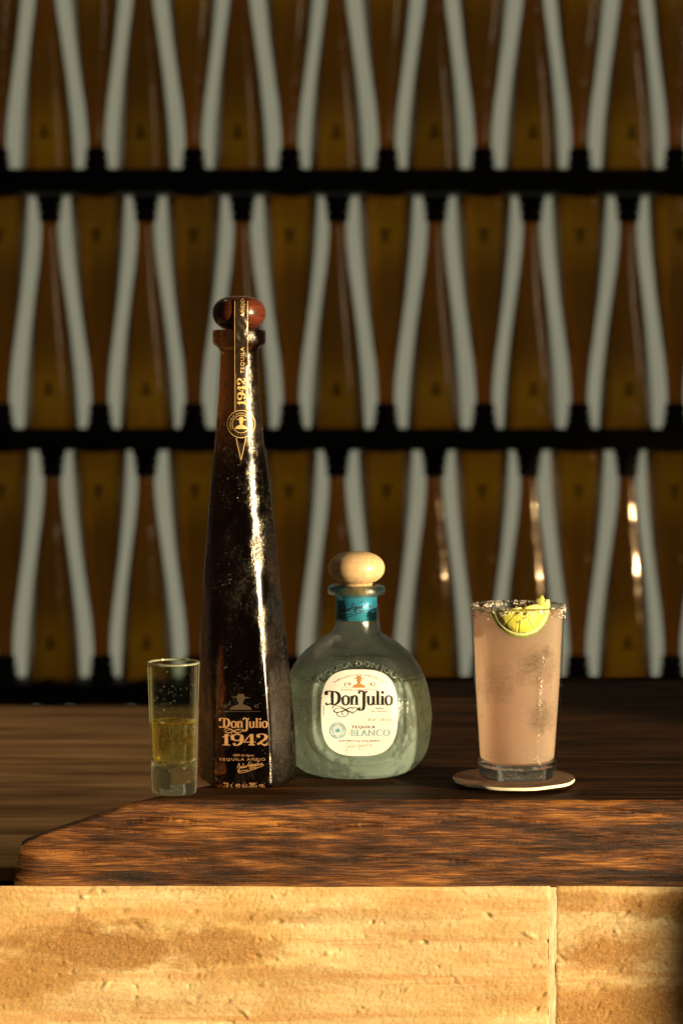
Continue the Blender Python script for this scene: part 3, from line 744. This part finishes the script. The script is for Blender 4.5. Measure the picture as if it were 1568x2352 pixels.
ln = [stroke([(539.4+dx, y) for y in np.linspace(692, 944, 90)], 1.1, smooth=False) for dx in (0,)]+[stroke([(568.6, y) for y in np.linspace(692, 944, 90)], 1.1, smooth=False)]
ln += [stroke([(542.5, y) for y in np.linspace(858, 944, 40)], .5, smooth=False), stroke([(565.6, y) for y in np.linspace(858, 944, 40)], .5, smooth=False)]
ln += [stroke([(542.5+11*t, 1006+50*t) for t in np.linspace(0, 1, 16)], 1.2, smooth=False), stroke([(565-11*t, 1006+50*t) for t in np.linspace(0, 1, 16)], 1.2, smooth=False)]
decal('strip_lines', ln, SM, .00025, M['gold'], tall)
tx = word('1942', 563, 932, 17.5, width=64, rot=math.pi/2) + text('TEQUILA', 560.5, 858, 8.2, spacing=1.2, width=60, rot=math.pi/2) + text('AÑEJO', 561, 727, 8, spacing=1.2, width=40, rot=math.pi/2)
decal('strip_lettering', tx, SM, .00022, M['gold'], tall, L=3)
# printed front
tx = word('DonJulio', 507.5, 1671, 14.2, width=107) + word('1942', 508, 1712, 26, width=108) + [ring(616, 1710, 1.6, .6, 12)]
tx += flourish(515, 1682, 14, .09)
tx += text('100% de Agave', 534, 1737, 5.2, width=47, skew=.25)+text('TEQUILA AÑEJO', 503, 1747, 6.0, spacing=1.2, width=106)+[dot(609, 1745, .9)]
tx += signature(545, 1766, 10.5, .13, rot=R(9))
tx += text('70 cl', 513, 1808, 10.5, width=23, bold=.01)+text('e', 539.5, 1808, 12, width=12)+text('alc.38% vol', 556, 1808, 10.5, width=52, bold=.01)
decal('front_lettering', tx, SB, .00012, M['amberprint'], tall)
emb = xf([([(q[0], -q[1]) for q in pp], ff) for pp, ff in hat_man(0, 0, 1)], 553, 1614, 26, 19)+[stroke([(512, 1634), (598, 1634)], 1.0, smooth=False)]
emb += text('19', 512, 1626, 8)+text('42', 583, 1626, 8)
n = NT('embossed_amber'); M['embossed'] = n.done(n.principled((.055, .035, .018), .45, spec=.7))
decal('embossed_figure', emb, SB, .00025, M['embossed'], tall)

# ------------------------------------------------------------------ short round bottle
BD = 1.665; BX = at(818, 1777, BD).x
blan = thing('tequila_bottle', (BX, BD, 0), 'squat round clear green-tinged bottle with cream label, blue neck band and pale wooden ball stopper', 'bottle')
k = 1/3153
PB = [(0, 96), (.0006, 112), (.0028, 131), (.0075, 148), (.0155, 163), (.0266, 171), (.0383, 174), (.0462, 173), (.0582, 167.5), (.0692, 157), (.0778, 143), (.0857, 125), (.093, 100), (.0977, 79), (.1012, 60), (.1046, 51), (.1095, 47.5), (.115, 46.5), (.1275, 46.5)]
DB = [(0, .039), (.0028, .0415), (.0155, .0425), (.03, .044), (.055, .043), (.07, .039), (.0857, .031), (.093, .0250), (.0977, .0200), (.1012, .0170), (.1046, .0158), (.1095, .015), (.13, 46.5*k)]
def blan_skin(nz, nt, inset=0.0, ztop=None, front=True):
    sm = smooth_tab([(z*20, h*k*20) for z, h in PB], 14); hz = [p[0]/20 for p in sm]; hh = [p[1]/20 for p in sm]
    z1 = .1275 if ztop is None else ztop
    arc = [0]; 
    for i in range(1, len(hz)): arc.append(arc[-1]+math.hypot(hz[i]-hz[i-1], hh[i]-hh[i-1]))
    A = np.linspace(0, arc[-1], nz); zz = np.interp(A, arc, hz); hw_ = np.interp(A, arc, hh)
    th = np.linspace(0, 2*math.pi, nt, endpoint=False); V = []
    zc = .0488; a_, b_ = 104*k, 112*k
    for z, h in zip(zz, hw_):
        d = lerp_tab(DB, z); nfl = min(1, max(0, (.104-z)/.02)); e = 2/(2+.5*nfl)
        c, s = np.cos(th), np.sin(th)
        hx = max(h-inset, .002); hy = max(d-inset, .002)
        x = hx*np.sign(c)*np.abs(c)**e; y = hy*np.sign(s)*np.abs(s)**e
        if front and inset == 0:
            xc = .0022
            rn = ((np.abs(x-xc)/a_)**3.2+(abs(z-zc)/b_)**3.2)**(1/3.2)
            flat = np.clip((1.0-rn)/.10, 0, 1); flat = flat*flat*(3-2*flat)
            y = np.where((y < 0), y*(1-flat)+np.maximum(y, -.0405)*flat, y)
            y = np.where(y < 0, y - .0012*np.exp(-((rn-1.04)/.045)**2)+.0006*np.exp(-((rn-.93)/.04)**2), y)
        zi = z if inset == 0 else max(z, inset*1.6)
        V.append(np.stack([x, y, np.full(nt, zi)], -1))
    return np.array(V)
VO = blan_skin(230, 288)
th = np.linspace(0, 2*math.pi, 288, endpoint=False)
def ringrow(r, z): return np.stack([r*np.cos(th), r*np.sin(th), np.full(288, z)], -1)
lip = [(.0150, .1283), (.0168, .1290), (.0196, .1293), (.0207, .1304), (.0210, .1322), (.0208, .1345), (.0200, .1358), (.0180, .1366), (.0140, .1366), (.0125, .1355), (.0118, .132), (.0118, .115)]
VI = blan_skin(120, 288, .0028)[::-1]
VI = np.array([r for r in VI if r[0][2] < .104])
rows_ = list(VO)+[ringrow(r, z) for r, z in lip]
VI = [r for r in VI if r[0][2] > .0690]                # the air above the spirit, down to its level
rows_ += VI
vs = np.array(rows_).reshape(-1, 3).tolist(); nv = len(rows_); fs = grid_faces(288, nv, True)
b = len(vs); vs.append((0, 0, .0035)); o_ = (nv-1)*288
fs += [(((i+1) % 288), i, b) for i in range(288)]
t = len(vs); vs.append((0, 0, VI[-1][0][2])); fs += [(o_+i, o_+(i+1) % 288, t) for i in range(288)]
bb = obj('glass_body', mesh(vs, fs), mat_dewy_clear(), blan)
# stopper and cork
prof = []
for i in range(41):
    a = -math.pi/2+math.pi*i/40
    prof.append((.0207*abs(math.cos(a))**.80 if 0 < i < 40 else 0, .1488+.0121*math.copysign(abs(math.sin(a))**.96, math.sin(a))))
sw = obj('stopper', lathe(prof, 72), mat_wood_stopper(), blan)
n = NT('cork'); g = n.noise(n.coord(), 500, 3, .7)
cork = n.done(n.principled(n.ramp(g, [(.3, (.25, .15, .07)), (.6, (.55, .38, .2))]), .8))
obj('cork', lathe([(0, .113), (.0116, .113), (.0117, .115), (.0117, .1378), (0, .1378)], 48), cork, blan)
# blue neck band
bz0, bz1 = zat(1427, BD-.0147), zat(1364, BD-.0147)
nb = obj('neck_band', lathe([(.01485, bz0), (.01505, bz0), (.01505, bz1), (.01485, bz1)], 96, closed=True), mat_band(), blan)
SN = Surface(nb)
decal('band_signature', signature(775, 1408, 14.0, .11, rot=R(10)), SN, .00015, M['navy'], blan, L=4)
# cream label
SBL = Surface(bb)
def rrect(cx, cy, a, b, e, nr=12, ns=72):
    pts = [(cx, cy)]
    for r in range(1, nr+1):
        for i in range(ns):
            t = 2*math.pi*i/ns; c, s = math.cos(t), math.sin(t)
            q = (abs(c)**e+abs(s)**e)**(-1/e); pts.append((cx+a*q*c*r/nr, cy+b*q*s*r/nr))
    fs = [(0, 1+i, 1+(i+1) % ns) for i in range(ns)]+[(1+(k-1)*ns+i, 1+k*ns+i, 1+k*ns+(i+1) % ns, 1+(k-1)*ns+(i+1) % ns) for k in range(1, nr) for i in range(ns)]
    return (pts, fs)
lab = decal('paper_label', [rrect(825, 1637, 87.5, 99, 3.0)], SBL, .0003, M['paper'], blan)
SL = Surface(lab)
LX = lambda zx: 643+zx*.2499
LY = lambda zy: 1230.9+zy*.2499
ink = word('DonJulio', LX(440), LY(1553), 21.0, width=LX(1028)-LX(432))
ink += flourish(LX(478), LY(1615), 20, .07)
ink += text('100%', LX(912), LY(1592), 3.6, align='CENTER', spacing=1.2, width=20)+text('DE AGAVE', LX(912), LY(1617), 2.8, align='CENTER', spacing=1.3, width=36)
ink += text('TEQUILA', LX(658), LY(1768), 6.2, spacing=1.25, width=54, bold=.01)
ink += text('ATOTONILCO EL ALTO. JALISCO', LX(543), LY(1890), 3.6, spacing=1.2, width=93, bold=.01)
ink += text('3TH5479547', LX(408), LY(1655), 2.8, width=24, rot=math.pi/2, bold=.01)+text('TM', LX(1030), LY(1552), 2.4, width=6)
decal('label_lettering', ink, SL, .00018, M['ink'], blan, L=5)
tan = text('HECHO EN MEXICO', 825, LY(1700), 3.4, arc=(LY(1700)-LY(1285), 0), width=118)
tan += text('TEQUILA RESERVA DE', LX(728), LY(1422), 3.4, align='CENTER', spacing=1.2, width=84)
tan += [stroke([(LX(a), LY(1395)), (LX(b), LY(1395))], .6, smooth=False) for a, b in ((568, 655), (808, 888))]
tan += [stroke([(LX(a), LY(1588)), (LX(b), LY(1588))], .7, smooth=False) for a, b in ((798, 845), (972, 1018))]
tan += text('19', LX(580), LY(1380), 8.4, width=14)+text('42', LX(818), LY(1380), 8.4, width=15)
decal('label_small_print', tan, SL, .00015, M['tanink'], blan, L=6)
decal('label_figure', xf([([(q[0], -q[1]) for q in pp], ff) for pp, ff in hat_man(0, 0, 1)], LX(725), LY(1348), 15.5, 14.0), SL, .00015, M['copper'], blan, L=6)
bl = [ring(LX(531), LY(1788), 18.2, 1.1), ring(LX(531), LY(1788), 12.6, 1.0), ring(LX(531), LY(1788), 16.9, .4)]
bl += text('DON JULIO GONZALEZ', LX(531), LY(1788), 2.8, arc=(13.6, 0), width=40)+text('DESDE 1942', LX(531), LY(1788), 2.8, arc=(16.4, math.pi, -1), width=24)
bl += [stroke([(LX(531)+4*math.cos(a), LY(1785)+4*math.sin(a)), (LX(531)+11*math.cos(a), LY(1785)+11*math.sin(a))], .5, smooth=False) for a in np.linspace(0, 2*math.pi, 14)]
bl += [stroke([(LX(487), LY(1783)), (LX(575), LY(1783))], .9, smooth=False), stroke([(LX(487), LY(1800)), (LX(575), LY(1800))], .9, smooth=False), ([(LX(515), LY(1800)), (LX(525), LY(1772)), (LX(545), LY(1772)), (LX(550), LY(1800))], [(0, 1, 2, 3)])]
bl += text('BLANCO', LX(652), LY(1838), 14.6, spacing=1.1, width=89, bold=.012)
decal('label_blue_print', bl, SL, .00015, M['blueink'], blan, L=5)
decal('label_inline', text('BLANCO', LX(654.5), LY(1836), 13.2, spacing=1.12, width=87, bold=-.024), SL, .00030, M['paper'], blan, L=5)
gr = [stroke([(LX(408), LY(1716)), (LX(1050), LY(1716))], .5, smooth=False), stroke([(LX(435), LY(1856)), (LX(1025), LY(1856))], .5, smooth=False), stroke([(LX(632), LY(1740)), (LX(632), LY(1840))], .5, smooth=False)]
gr += signature(LX(600), LY(1950), 11, .05, rot=R(4))+text('38% vol', LX(808), LY(1702), 7, width=17)+text('70 cl', LX(925), LY(1702), 7, width=14)+text('e', LX(988), LY(1702), 7.5, width=9)
decal('label_faint_print', gr, SL, .00015, M['greyink'], blan, L=8)
# embossed arc
em = text('TEQUILA DON JULIO', 824, 1655, 12.5, arc=(125, 0), width=212, bold=.02)
n = NT('raised_glass'); M['raised'] = n.done(n.principled((.55, .66, .54), .12, trans=.88, ior=1.5))
eo = decal('embossed_lettering', em, SBL, .0005, M['raised'], blan, L=6)
sd = eo.modifiers.new('relief', 'SOLIDIFY'); sd.thickness = .0009; sd.offset = -1

# dew drops on a thing: half-sunk little beads scattered over its skin
def beads(name, srcs, n_, rmin, rmax, parent, mat, zlo, zhi, front=True, cluster=None):
    tris = []; ar = []
    for o in srcs:
        me = o.data
        for p in me.polygons:
            c = p.center; nn = p.normal
            if zlo < c.z < zhi and (nn.y < .1 or not front): tris.append((o, p.index)); ar.append(p.area)
    ar = np.cumsum(ar); V = []; Fc = []
    ico = bmesh.new(); bmesh.ops.create_icosphere(ico, subdivisions=1, radius=1); iv = [v.co.copy() for v in ico.verts]; jf = [tuple(v.index for v in f.verts) for f in ico.faces]; ico.free()
    for _ in range(n_):
        o, pi = tris[min(len(tris)-1, int(np.searchsorted(ar, random.random()*ar[-1])))]; p = o.data.polygons[pi]
        vv = [o.data.vertices[i].co for i in p.vertices]; u, v = random.random(), random.random()
        c = vv[0]*(1-u)*(1-v)+vv[1]*u*(1-v)+vv[2 % len(vv)]*u*v+vv[-1]*(1-u)*v
        if cluster and noise.noise(c*cluster) < .0: continue
        r = rmin+(rmax-rmin)*random.random()**4; b = len(V)
        q = p.normal.to_track_quat('Z', 'Y')
        for k2 in iv: V.append(c + q @ Vector((k2.x*r, k2.y*r*(1.0), k2.z*r*.55)))
        Fc += [tuple(b+i for i in f) for f in jf]
    o = obj(name, mesh(V, Fc), mat, parent); tag(o, kind='stuff'); return o
n = NT('water_drops'); tl = n.n('ShaderNodeBsdfTransparent'); gz = n.n('ShaderNodeBsdfGlossy'); gz.inputs['Roughness'].default_value = .12
dz = n.n('ShaderNodeBsdfTranslucent'); dz.inputs[0].default_value = (.9, .85, .7, 1)
M['water'] = n.done(n.mixs(.55, tl.outputs[0], n.mixs(.35, gz.outputs[0], dz.outputs[0])))
beads('dew', [tb], 2600, .00022, .00060, tall, M['water'], .003, .29, cluster=40)
beads('dew', [bb], 1500, .00025, .0008, blan, M['water'], .003, .10, cluster=60)

# ------------------------------------------------------------------ shot glass
SD = 1.574; SXp = at(400, 1830, SD).x
shot = thing('shot_glass', (SXp, SD, 0), 'narrow straight shot glass half full of golden tequila standing at the slab edge', 'glass')
outer = [(0, .0010), (.0120, .0008), (.0138, 0), (.0150, .0004), (.0154, .0016), (.0157, .010), (.0163, .035), (.0174, .070), (.01805, .0895), (.0182, .0905)]
inner = [(.0178, .0913), (.0168, .0911), (.0163, .0900), (.0158, .070), (.0147, .035), (.0138, .0225), (.0118, .0188), (.007, .0172), (0, .0168)]
so = smooth_tab([(r*50, z*50) for r, z in outer], 5); si = smooth_tab([(r*50, z*50) for r, z in inner], 5)
prof = [(max(0, p[0]/50), p[1]/50) for p in so+si]; prof[0] = (0, prof[0][1]); prof[-1] = (0, prof[-1][1])
n = NT('clear_shot_glass')
nm = n.bump(n.noise(n.coord((1, 1, .25)), 260, 2), .35, .0006)
tlb = n.n('ShaderNodeBsdfTranslucent'); tlb.inputs[0].default_value = (1, .92, .72, 1)
M['shot'] = n.done(n.mixs(.10, n.principled((1, 1, .95), .0, trans=1.0, ior=1.5, normal=nm), tlb.outputs[0]))  # translucent share stands in for caustic sparkle in the base
n = NT('thin_shot_wall')
tr = n.n('ShaderNodeBsdfTransparent'); tr.inputs[0].default_value = (.93, .96, .88, 1)
nb_ = n.bump(n.noise(n.coord((1, 1, .06)), 420, 2), .2, .0008)
gl2 = n.n('ShaderNodeBsdfGlossy'); gl2.inputs['Roughness'].default_value = .06; n.put(gl2.inputs['Normal'], nb_)
tl = n.n('ShaderNodeBsdfTranslucent'); tl.inputs[0].default_value = (.95, .90, .66, 1)
df = n.n('ShaderNodeBsdfDiffuse'); df.inputs[0].default_value = (.8, .78, .6, 1)
lw = n.n('ShaderNodeLayerWeight'); lw.inputs[0].default_value = .5
f = lw.outputs['Facing']
hz_ = n.math('MULTIPLY_ADD', n.math('POWER', f, 6.0), .55, .0)  # pale haze put in for the light gathered by the glass edges
M['shotwall'] = n.done(n.mixs(n.math('MULTIPLY_ADD', n.math('POWER', f, 4.0), .60, .03), n.mixs(hz_, tr.outputs[0], n.mixs(.4, tl.outputs[0], df.outputs[0])), gl2.outputs[0]))
sg = obj('glass_body', lathe([p for p in prof], 96), M['shotwall'], shot)
sbp = [(0, .0012), (.0120, .0010), (.0136, .0002), (.0148, .0006), (.0152, .0016), (.0154, .010), (.0157, .0165), (.0158, .0230), (.0142, .0226), (.0119, .0190), (.007, .0174), (0, .0170)]
obj('thick_base', lathe(sbp, 96), M['shot'], shot)
obj('rim', lathe([(.0175+.00075*math.cos(t), .0908+.00075*math.sin(t)) for t in np.linspace(0, 2*math.pi, 9)[:-1]], 96, closed=True), simple('rim_sparkle_glass', (.9, .88, .74), .08, trans=.75, ior=1.5), shot)  # paler than the wall: rim sparkle put into its colour
ZL = zat(1656, SD)
def mat_gold():
    n = NT('golden_spirit'); c = n.coord()
    sp = n.ramp(n.noise(n.coord((1, 1, .6)), 520, 3, .8), [(.46, 0), (.56, 1)])  # speckle mask, golden sparkle painted into the spirit
    nm = n.bump(n.noise(n.coord((1, 1, .4)), 330, 3), .5, .0006)
    g = n.principled((1.0, .82, .36), 0.0, trans=1.0, ior=1.345, normal=nm)
    t = n.n('ShaderNodeBsdfTranslucent'); t.inputs[0].default_value = (1, .72, .22, 1)
    tr = n.n('ShaderNodeBsdfTransparent'); tr.inputs[0].default_value = (1, .86, .45, 1)
    lw = n.n('ShaderNodeLayerWeight'); lw.inputs[0].default_value = .5
    return n.done(n.mixs(n.math('ADD', n.math('MULTIPLY_ADD', sp, .26, .14), n.math('MULTIPLY', n.math('POWER', lw.outputs['Facing'], 2.0), n.math('MULTIPLY', sp, .7))), g, n.mixs(.5, t.outputs[0], tr.outputs[0])))
liq = [(0, .0171), (.007, .0175), (.0119, .0191), (.0138, .0230), (.0146, .035), (.0152, ZL-.0012), (.0154, ZL), (.0146, ZL-.0006), (0, ZL-.0006)]
obj('tequila', lathe(liq, 96), mat_gold(), shot)
beads('dew', [sg], 420, .0002, .0006, shot, M['water'], .02, .088, cluster=90)

# ------------------------------------------------------------------ coaster, long drink, lime
CD = 1.618; CXp = at(1179, 1800, CD).x
n = NT('brown_card'); g = n.noise(n.coord(), 300, 3); M['card'] = n.done(n.principled(n.ramp(g, [(.3, (.16, .085, .05)), (.7, (.24, .14, .08))]), .7))
M['cardedge'] = simple('pale_card_edge', (.80, .70, .52), .8)
N = 120; vs = []
for z, dr in ((.0003, -.0006), (.0014, .0), (.0024, -.0004)):
    for i in range(N):
        a = 2*math.pi*i/N; r = .0434+dr+.0005*noise.noise((math.cos(a)*6, math.sin(a)*6, z*300)); vs.append((r*math.cos(a), r*math.sin(a), z+.0008*noise.noise((math.cos(a)*2, math.sin(a)*2, 4))))
co = thing('coaster', (CXp, CD, .0006), 'thin round brown card coaster with a pale worn edge under the tall drink', 'coaster')
obj('edge', mesh(vs, grid_faces(N, 3, True)), M['cardedge'], co)
top = vs[2*N:]+[(0, 0, .0025)]; bot = vs[:N]+[(0, 0, .0003)]
obj('card', mesh([(p[0], p[1], p[2]) for p in top]+bot, [(i, (i+1) % N, N) for i in range(N)]+[(N+1+(i+1) % N, N+1+i, 2*N+1) for i in range(N)]), M['card'], co)
GD = CD-.001; GX = at(1186.5, 1803, GD).x; GZ = .0034
hb = thing('highball_glass', (GX, GD, GZ), 'tall tumbler of cloudy pink cocktail with a salted rim standing on the coaster', 'glass')
def hp(pts, z): return pts
HT = zat(1391, GD)-GZ; RB, RT = .0266, .0333
rr = lambda z: float(np.interp(z, [0, .03, .07, HT], [RB+.0004, RB+.0022, RB+.0048, RT]))
outer = [(.0205, 0), (.0245, .0), (.0262, .0008), (rr(.003), .0032)]+[(rr(z), z) for z in np.linspace(.006, HT-.001, 14)]+[(RT-.0003, HT), (RT-.0010, HT-.0002)]
inner = [(rr(z)-.0014, z) for z in np.linspace(HT-.001, .017, 14)]+[(RB-.0002, .0125), (RB-.003, .0105), (0, .0098)]
M['thin'] = mat_thin_glass('thin_clear_glass')
wall = obj('glass_wall', lathe([(rr(.0125), .0125)]+[(rr(z), z) for z in np.linspace(.014, HT-.001, 16)]+[(RT-.0003, HT), (RT-.0010, HT-.0002)]+inner[:-2], 120), M['thin'], hb)
basep = [(0, .0016), (.0185, .0012), (.0212, 0), (.0248, .0), (.0262, .0008), (rr(.003), .0032), (rr(.008), .008), (rr(.0122), .0122), (RB-.001, .0124), (0, .0116)]
nn = NT('thick_base_glass'); nmb = nn.bump(nn.noise(nn.coord(), 300, 2), .35, .0010)
M['baseglass'] = nn.done(nn.principled((.97, .97, .93), 0, trans=1, ior=1.5, normal=nmb))
obj('glass_base', lathe(basep, 96), M['baseglass'], hb)
obj('rim', lathe([(RT-.0007+.0008*math.cos(t), HT+.0001+.0008*math.sin(t)) for t in np.linspace(0, 2*math.pi, 9)[:-1]], 120, closed=True), M['baseglass'], hb)
ZD = zat(1416, GD-.031)-GZ
dr = [(0, .0126), (RB-.003, .0128), (RB-.0006, .0142)]+[(rr(z)-.00150, z) for z in np.linspace(.017, ZD-.0004, 16)]+[(rr(ZD)-.0024, ZD-.0007), (0, ZD-.0007)]
obj('cloudy_cocktail', lathe(dr, 120), mat_drink(), hb)
# salt on the rim
ico = bmesh.new(); bmesh.ops.create_cube(ico, size=1); iv = [v.co.copy() for v in ico.verts]; jf_ = [tuple(v.index for v in f.verts) for f in ico.faces]; ico.free()
V = []; Fc = []
for _ in range(1700):
    a = random.uniform(0, 2*math.pi); dens = .55+.8*noise.noise((math.cos(a)*3, math.sin(a)*3, 2))
    drop = abs(random.gauss(0, .0034)) if random.random() < dens else abs(random.gauss(0, .0012))
    z = HT-.0006-min(drop, .0075); out = random.choice((1, 1, -1)); r0 = rr(min(z, HT))+(.0004 if out > 0 else -.0019)
    if drop < .0005: r0 = RT-.0008+random.uniform(-.0008, .0008); z = HT+random.uniform(0, .0005)
    if noise.noise((math.cos(a)*9, math.sin(a)*9, z*260)) < .0+.05*(drop > .003): continue
    s = random.uniform(.0003, .0008); rot = Matrix.Rotation(random.uniform(0, 6), 3, Vector((random.random(), random.random(), random.random())).normalized())
    c = Vector((r0*math.cos(a), r0*math.sin(a), z)); b = len(V)
    for q in iv: V.append(c + rot @ (q*s*random.uniform(.75, 1.2)))
    Fc += [tuple(b+i for i in f) for f in jf_]
tag(obj('salt_rim', mesh(V, Fc), M['salt'], hb, smooth=False), kind='stuff')
beads('dew', [wall], 520, .0002, .0006, hb, M['water'], .015, HT-.015, cluster=90)
M['glint'] = simple('pale_water_glint', (.9, .82, .68), .15, trans=.4, ior=1.33)  # sun glint on the dew painted as a column of pale beads
V = []; Fc = []
for _ in range(150):
    a = R(-90+27)+random.gauss(0, .035 if random.random() < .7 else .09); z = random.choice((.030, .052, .058, .064, .070, .075, .018, .088))+random.gauss(0, .004); r_ = .00025+.0006*random.random()**3
    c = Vector(((rr(z)+.0001)*math.cos(a), (rr(z)+.0001)*math.sin(a), z)); b = len(V)
    for q in iv: V.append(c+q.normalized()*r_)
    Fc += [tuple(b+i for i in f) for f in jf_]
tag(obj('water_glint_beads', mesh(V, Fc), M['glint'], hb), kind='stuff')
# lime wedge: half a wheel pressed against the inside of the front wall
LR = 68.5/F*(GD-.03); LC = (1187, 1395); RW = rr(.115)-.00148
lime = thing('lime_slice', (GX, GD, zat(LC[1], GD-.031)), 'half-moon slice of lime leaning inside the salted rim of the pink drink', 'lime slice')
ang = R(10); yaw = (1187-1186.5)/F
def bend(u, v, t):
    """u across, v up on the slice, t = depth behind the front face (m)"""
    x = u*math.cos(ang)-v*math.sin(ang); z = u*math.sin(ang)+v*math.cos(ang)
    zz = z; r = RW - t + .0004 + max(0, z)*.05
    a = math.asin(max(-.95, min(.95, x/RW)))
    return (r*math.sin(a), -r*math.cos(a), zz)
def wedge(r0, r1, a0, a1, t0, t1, n=14, nr=3, vtop=0.0):
    V = []; 
    for j in range(nr+1):
        for i in range(n+1):
            a = a0+(a1-a0)*i/n; r = r0+(r1-r0)*j/nr
            V.append((r*math.cos(a), r*math.sin(a)+vtop))
    F1 = grid_faces(n+1, nr+1); m = len(V)
    verts = [bend(p[0], p[1], t0) for p in V]+[bend(p[0], p[1], t1) for p in V]
    fs = [f for f in F1]+[tuple(m+i for i in reversed(f)) for f in F1]
    rim = [i for i in range(n+1)]+[(n+1)*(j+1)+n for j in range(nr)]+[(n+1)*nr+n-1-i for i in range(n)]+[(n+1)*(nr-j-1) for j in range(nr)][:-1]
    rim = list(dict.fromkeys(rim))
    for a, b in zip(rim, rim[1:]+rim[:1]): fs.append((b, a, m+a, m+b))
    me = mesh(verts, fs); bm = bmesh.new(); bm.from_mesh(me); bmesh.ops.remove_doubles(bm, verts=bm.verts, dist=1e-6); bmesh.ops.recalc_face_normals(bm, faces=bm.faces); bm.to_mesh(me); bm.free(); return me
TH = .0065
A0, A1 = math.pi-R(4), 2*math.pi+R(4)
obj('rind', wedge(LR*.955, LR, A0, A1, .0002, TH, 40, 1), mat_lime('green_lime_rind', (.16, .30, .012), (.34, .47, .03), (200, 200, 200)), lime)
obj('pith', wedge(LR*.87, LR*.955, A0, A1, .0001, TH-.0003, 40, 1), mat_lime('pale_lime_pith', (.62, .60, .28), (.74, .70, .40)), lime)
mpulp = mat_lime('lime_pulp', (.56, .54, .06), (.80, .74, .17), (330, 330, 60))
NS = 5
for i in range(NS):
    a0 = math.pi+R(2)+(math.pi-R(4))*i/NS; a1 = a0+(math.pi-R(4))/NS
    obj('segment', wedge(LR*.07, LR*.865, a0+R(.45), a1-R(.45), .0, TH-.0006, 12, 4), mpulp, lime)
obj('membrane', wedge(LR*.01, LR*.872, A0+R(4), A1-R(4), .00015, TH-.0010, 30, 2), mat_lime('lime_membrane', (.58, .56, .20), (.66, .62, .26)), lime)
# the tip of rind that sticks up over the rim on the right
p = at(1243, 1372, GD-.030); 
def tipmesh():
    V = []; 
    for s in (0, 1):
        for q in ((-.0036, -.006), (.0026, -.007), (.0024, -.001), (.0006, .0024), (-.0012, .0004), (-.0048, -.0018)): V.append((q[0], s*.0035, q[1]))
    f = [(0, 1, 2, 3, 4, 5), (11, 10, 9, 8, 7, 6)]+[(i, i+6, (i+1) % 6+6, (i+1) % 6) for i in range(6)]
    me = mesh(V, f); bm = bmesh.new(); bm.from_mesh(me); bmesh.ops.recalc_face_normals(bm, faces=bm.faces); bmesh.ops.bevel(bm, geom=bm.edges[:], offset=.0004, segments=1, affect='EDGES'); bm.to_mesh(me); bm.free(); return me
tp = obj('rind_tip', tipmesh(), mat_lime('rind_tip_yellow', (.42, .42, .06), (.62, .55, .16)), lime)
tp.location = p - lime.location; tp.scale = (.8, .8, .85)

# ------------------------------------------------------------------ unseen bar stool added out of frame: its back shades the far end of the stone
ed = Vector((.212, SF, -.125)) ; ed = ed + ((Vector((0.0, 1.58, 0.08)) + SUNDIR*6.0) - ed).normalized()*1.9; tv = Vector((math.cos(SUN_AZ), math.sin(SUN_AZ), 0))
sc_ = ed + tv*.19
stool = thing('shade_stool', (sc_.x, sc_.y, -1.1), 'unseen dark bar stool added outside the frame to shade the right end of the stone', 'bar stool')
stool.rotation_euler.z = SUN_AZ
hh_ = sc_.z + 1.1
me = box_mesh(.38, .022, .30, .04, 5); bkk = obj('backrest', me, M['black'], stool); bkk.location = (0, 0, hh_-.095)
se = obj('seat', box_mesh(.40, .38, .05, .02, 4), M['black'], stool); se.location = (0, .2, .74)
for sx in (-.17, .17):
    for sy in (.03, .37):
        lg = obj('leg', lathe([(0, 0), (.014, 0), (.014, .73), (0, .73)], 12), M['black'], stool); lg.location = (sx, sy, 0)
    po = obj('post', lathe([(0, .73), (.010, .73), (.010, hh_-.1), (0, hh_-.1)], 12), M['black'], stool); po.location = (sx*.9, .014, 0)
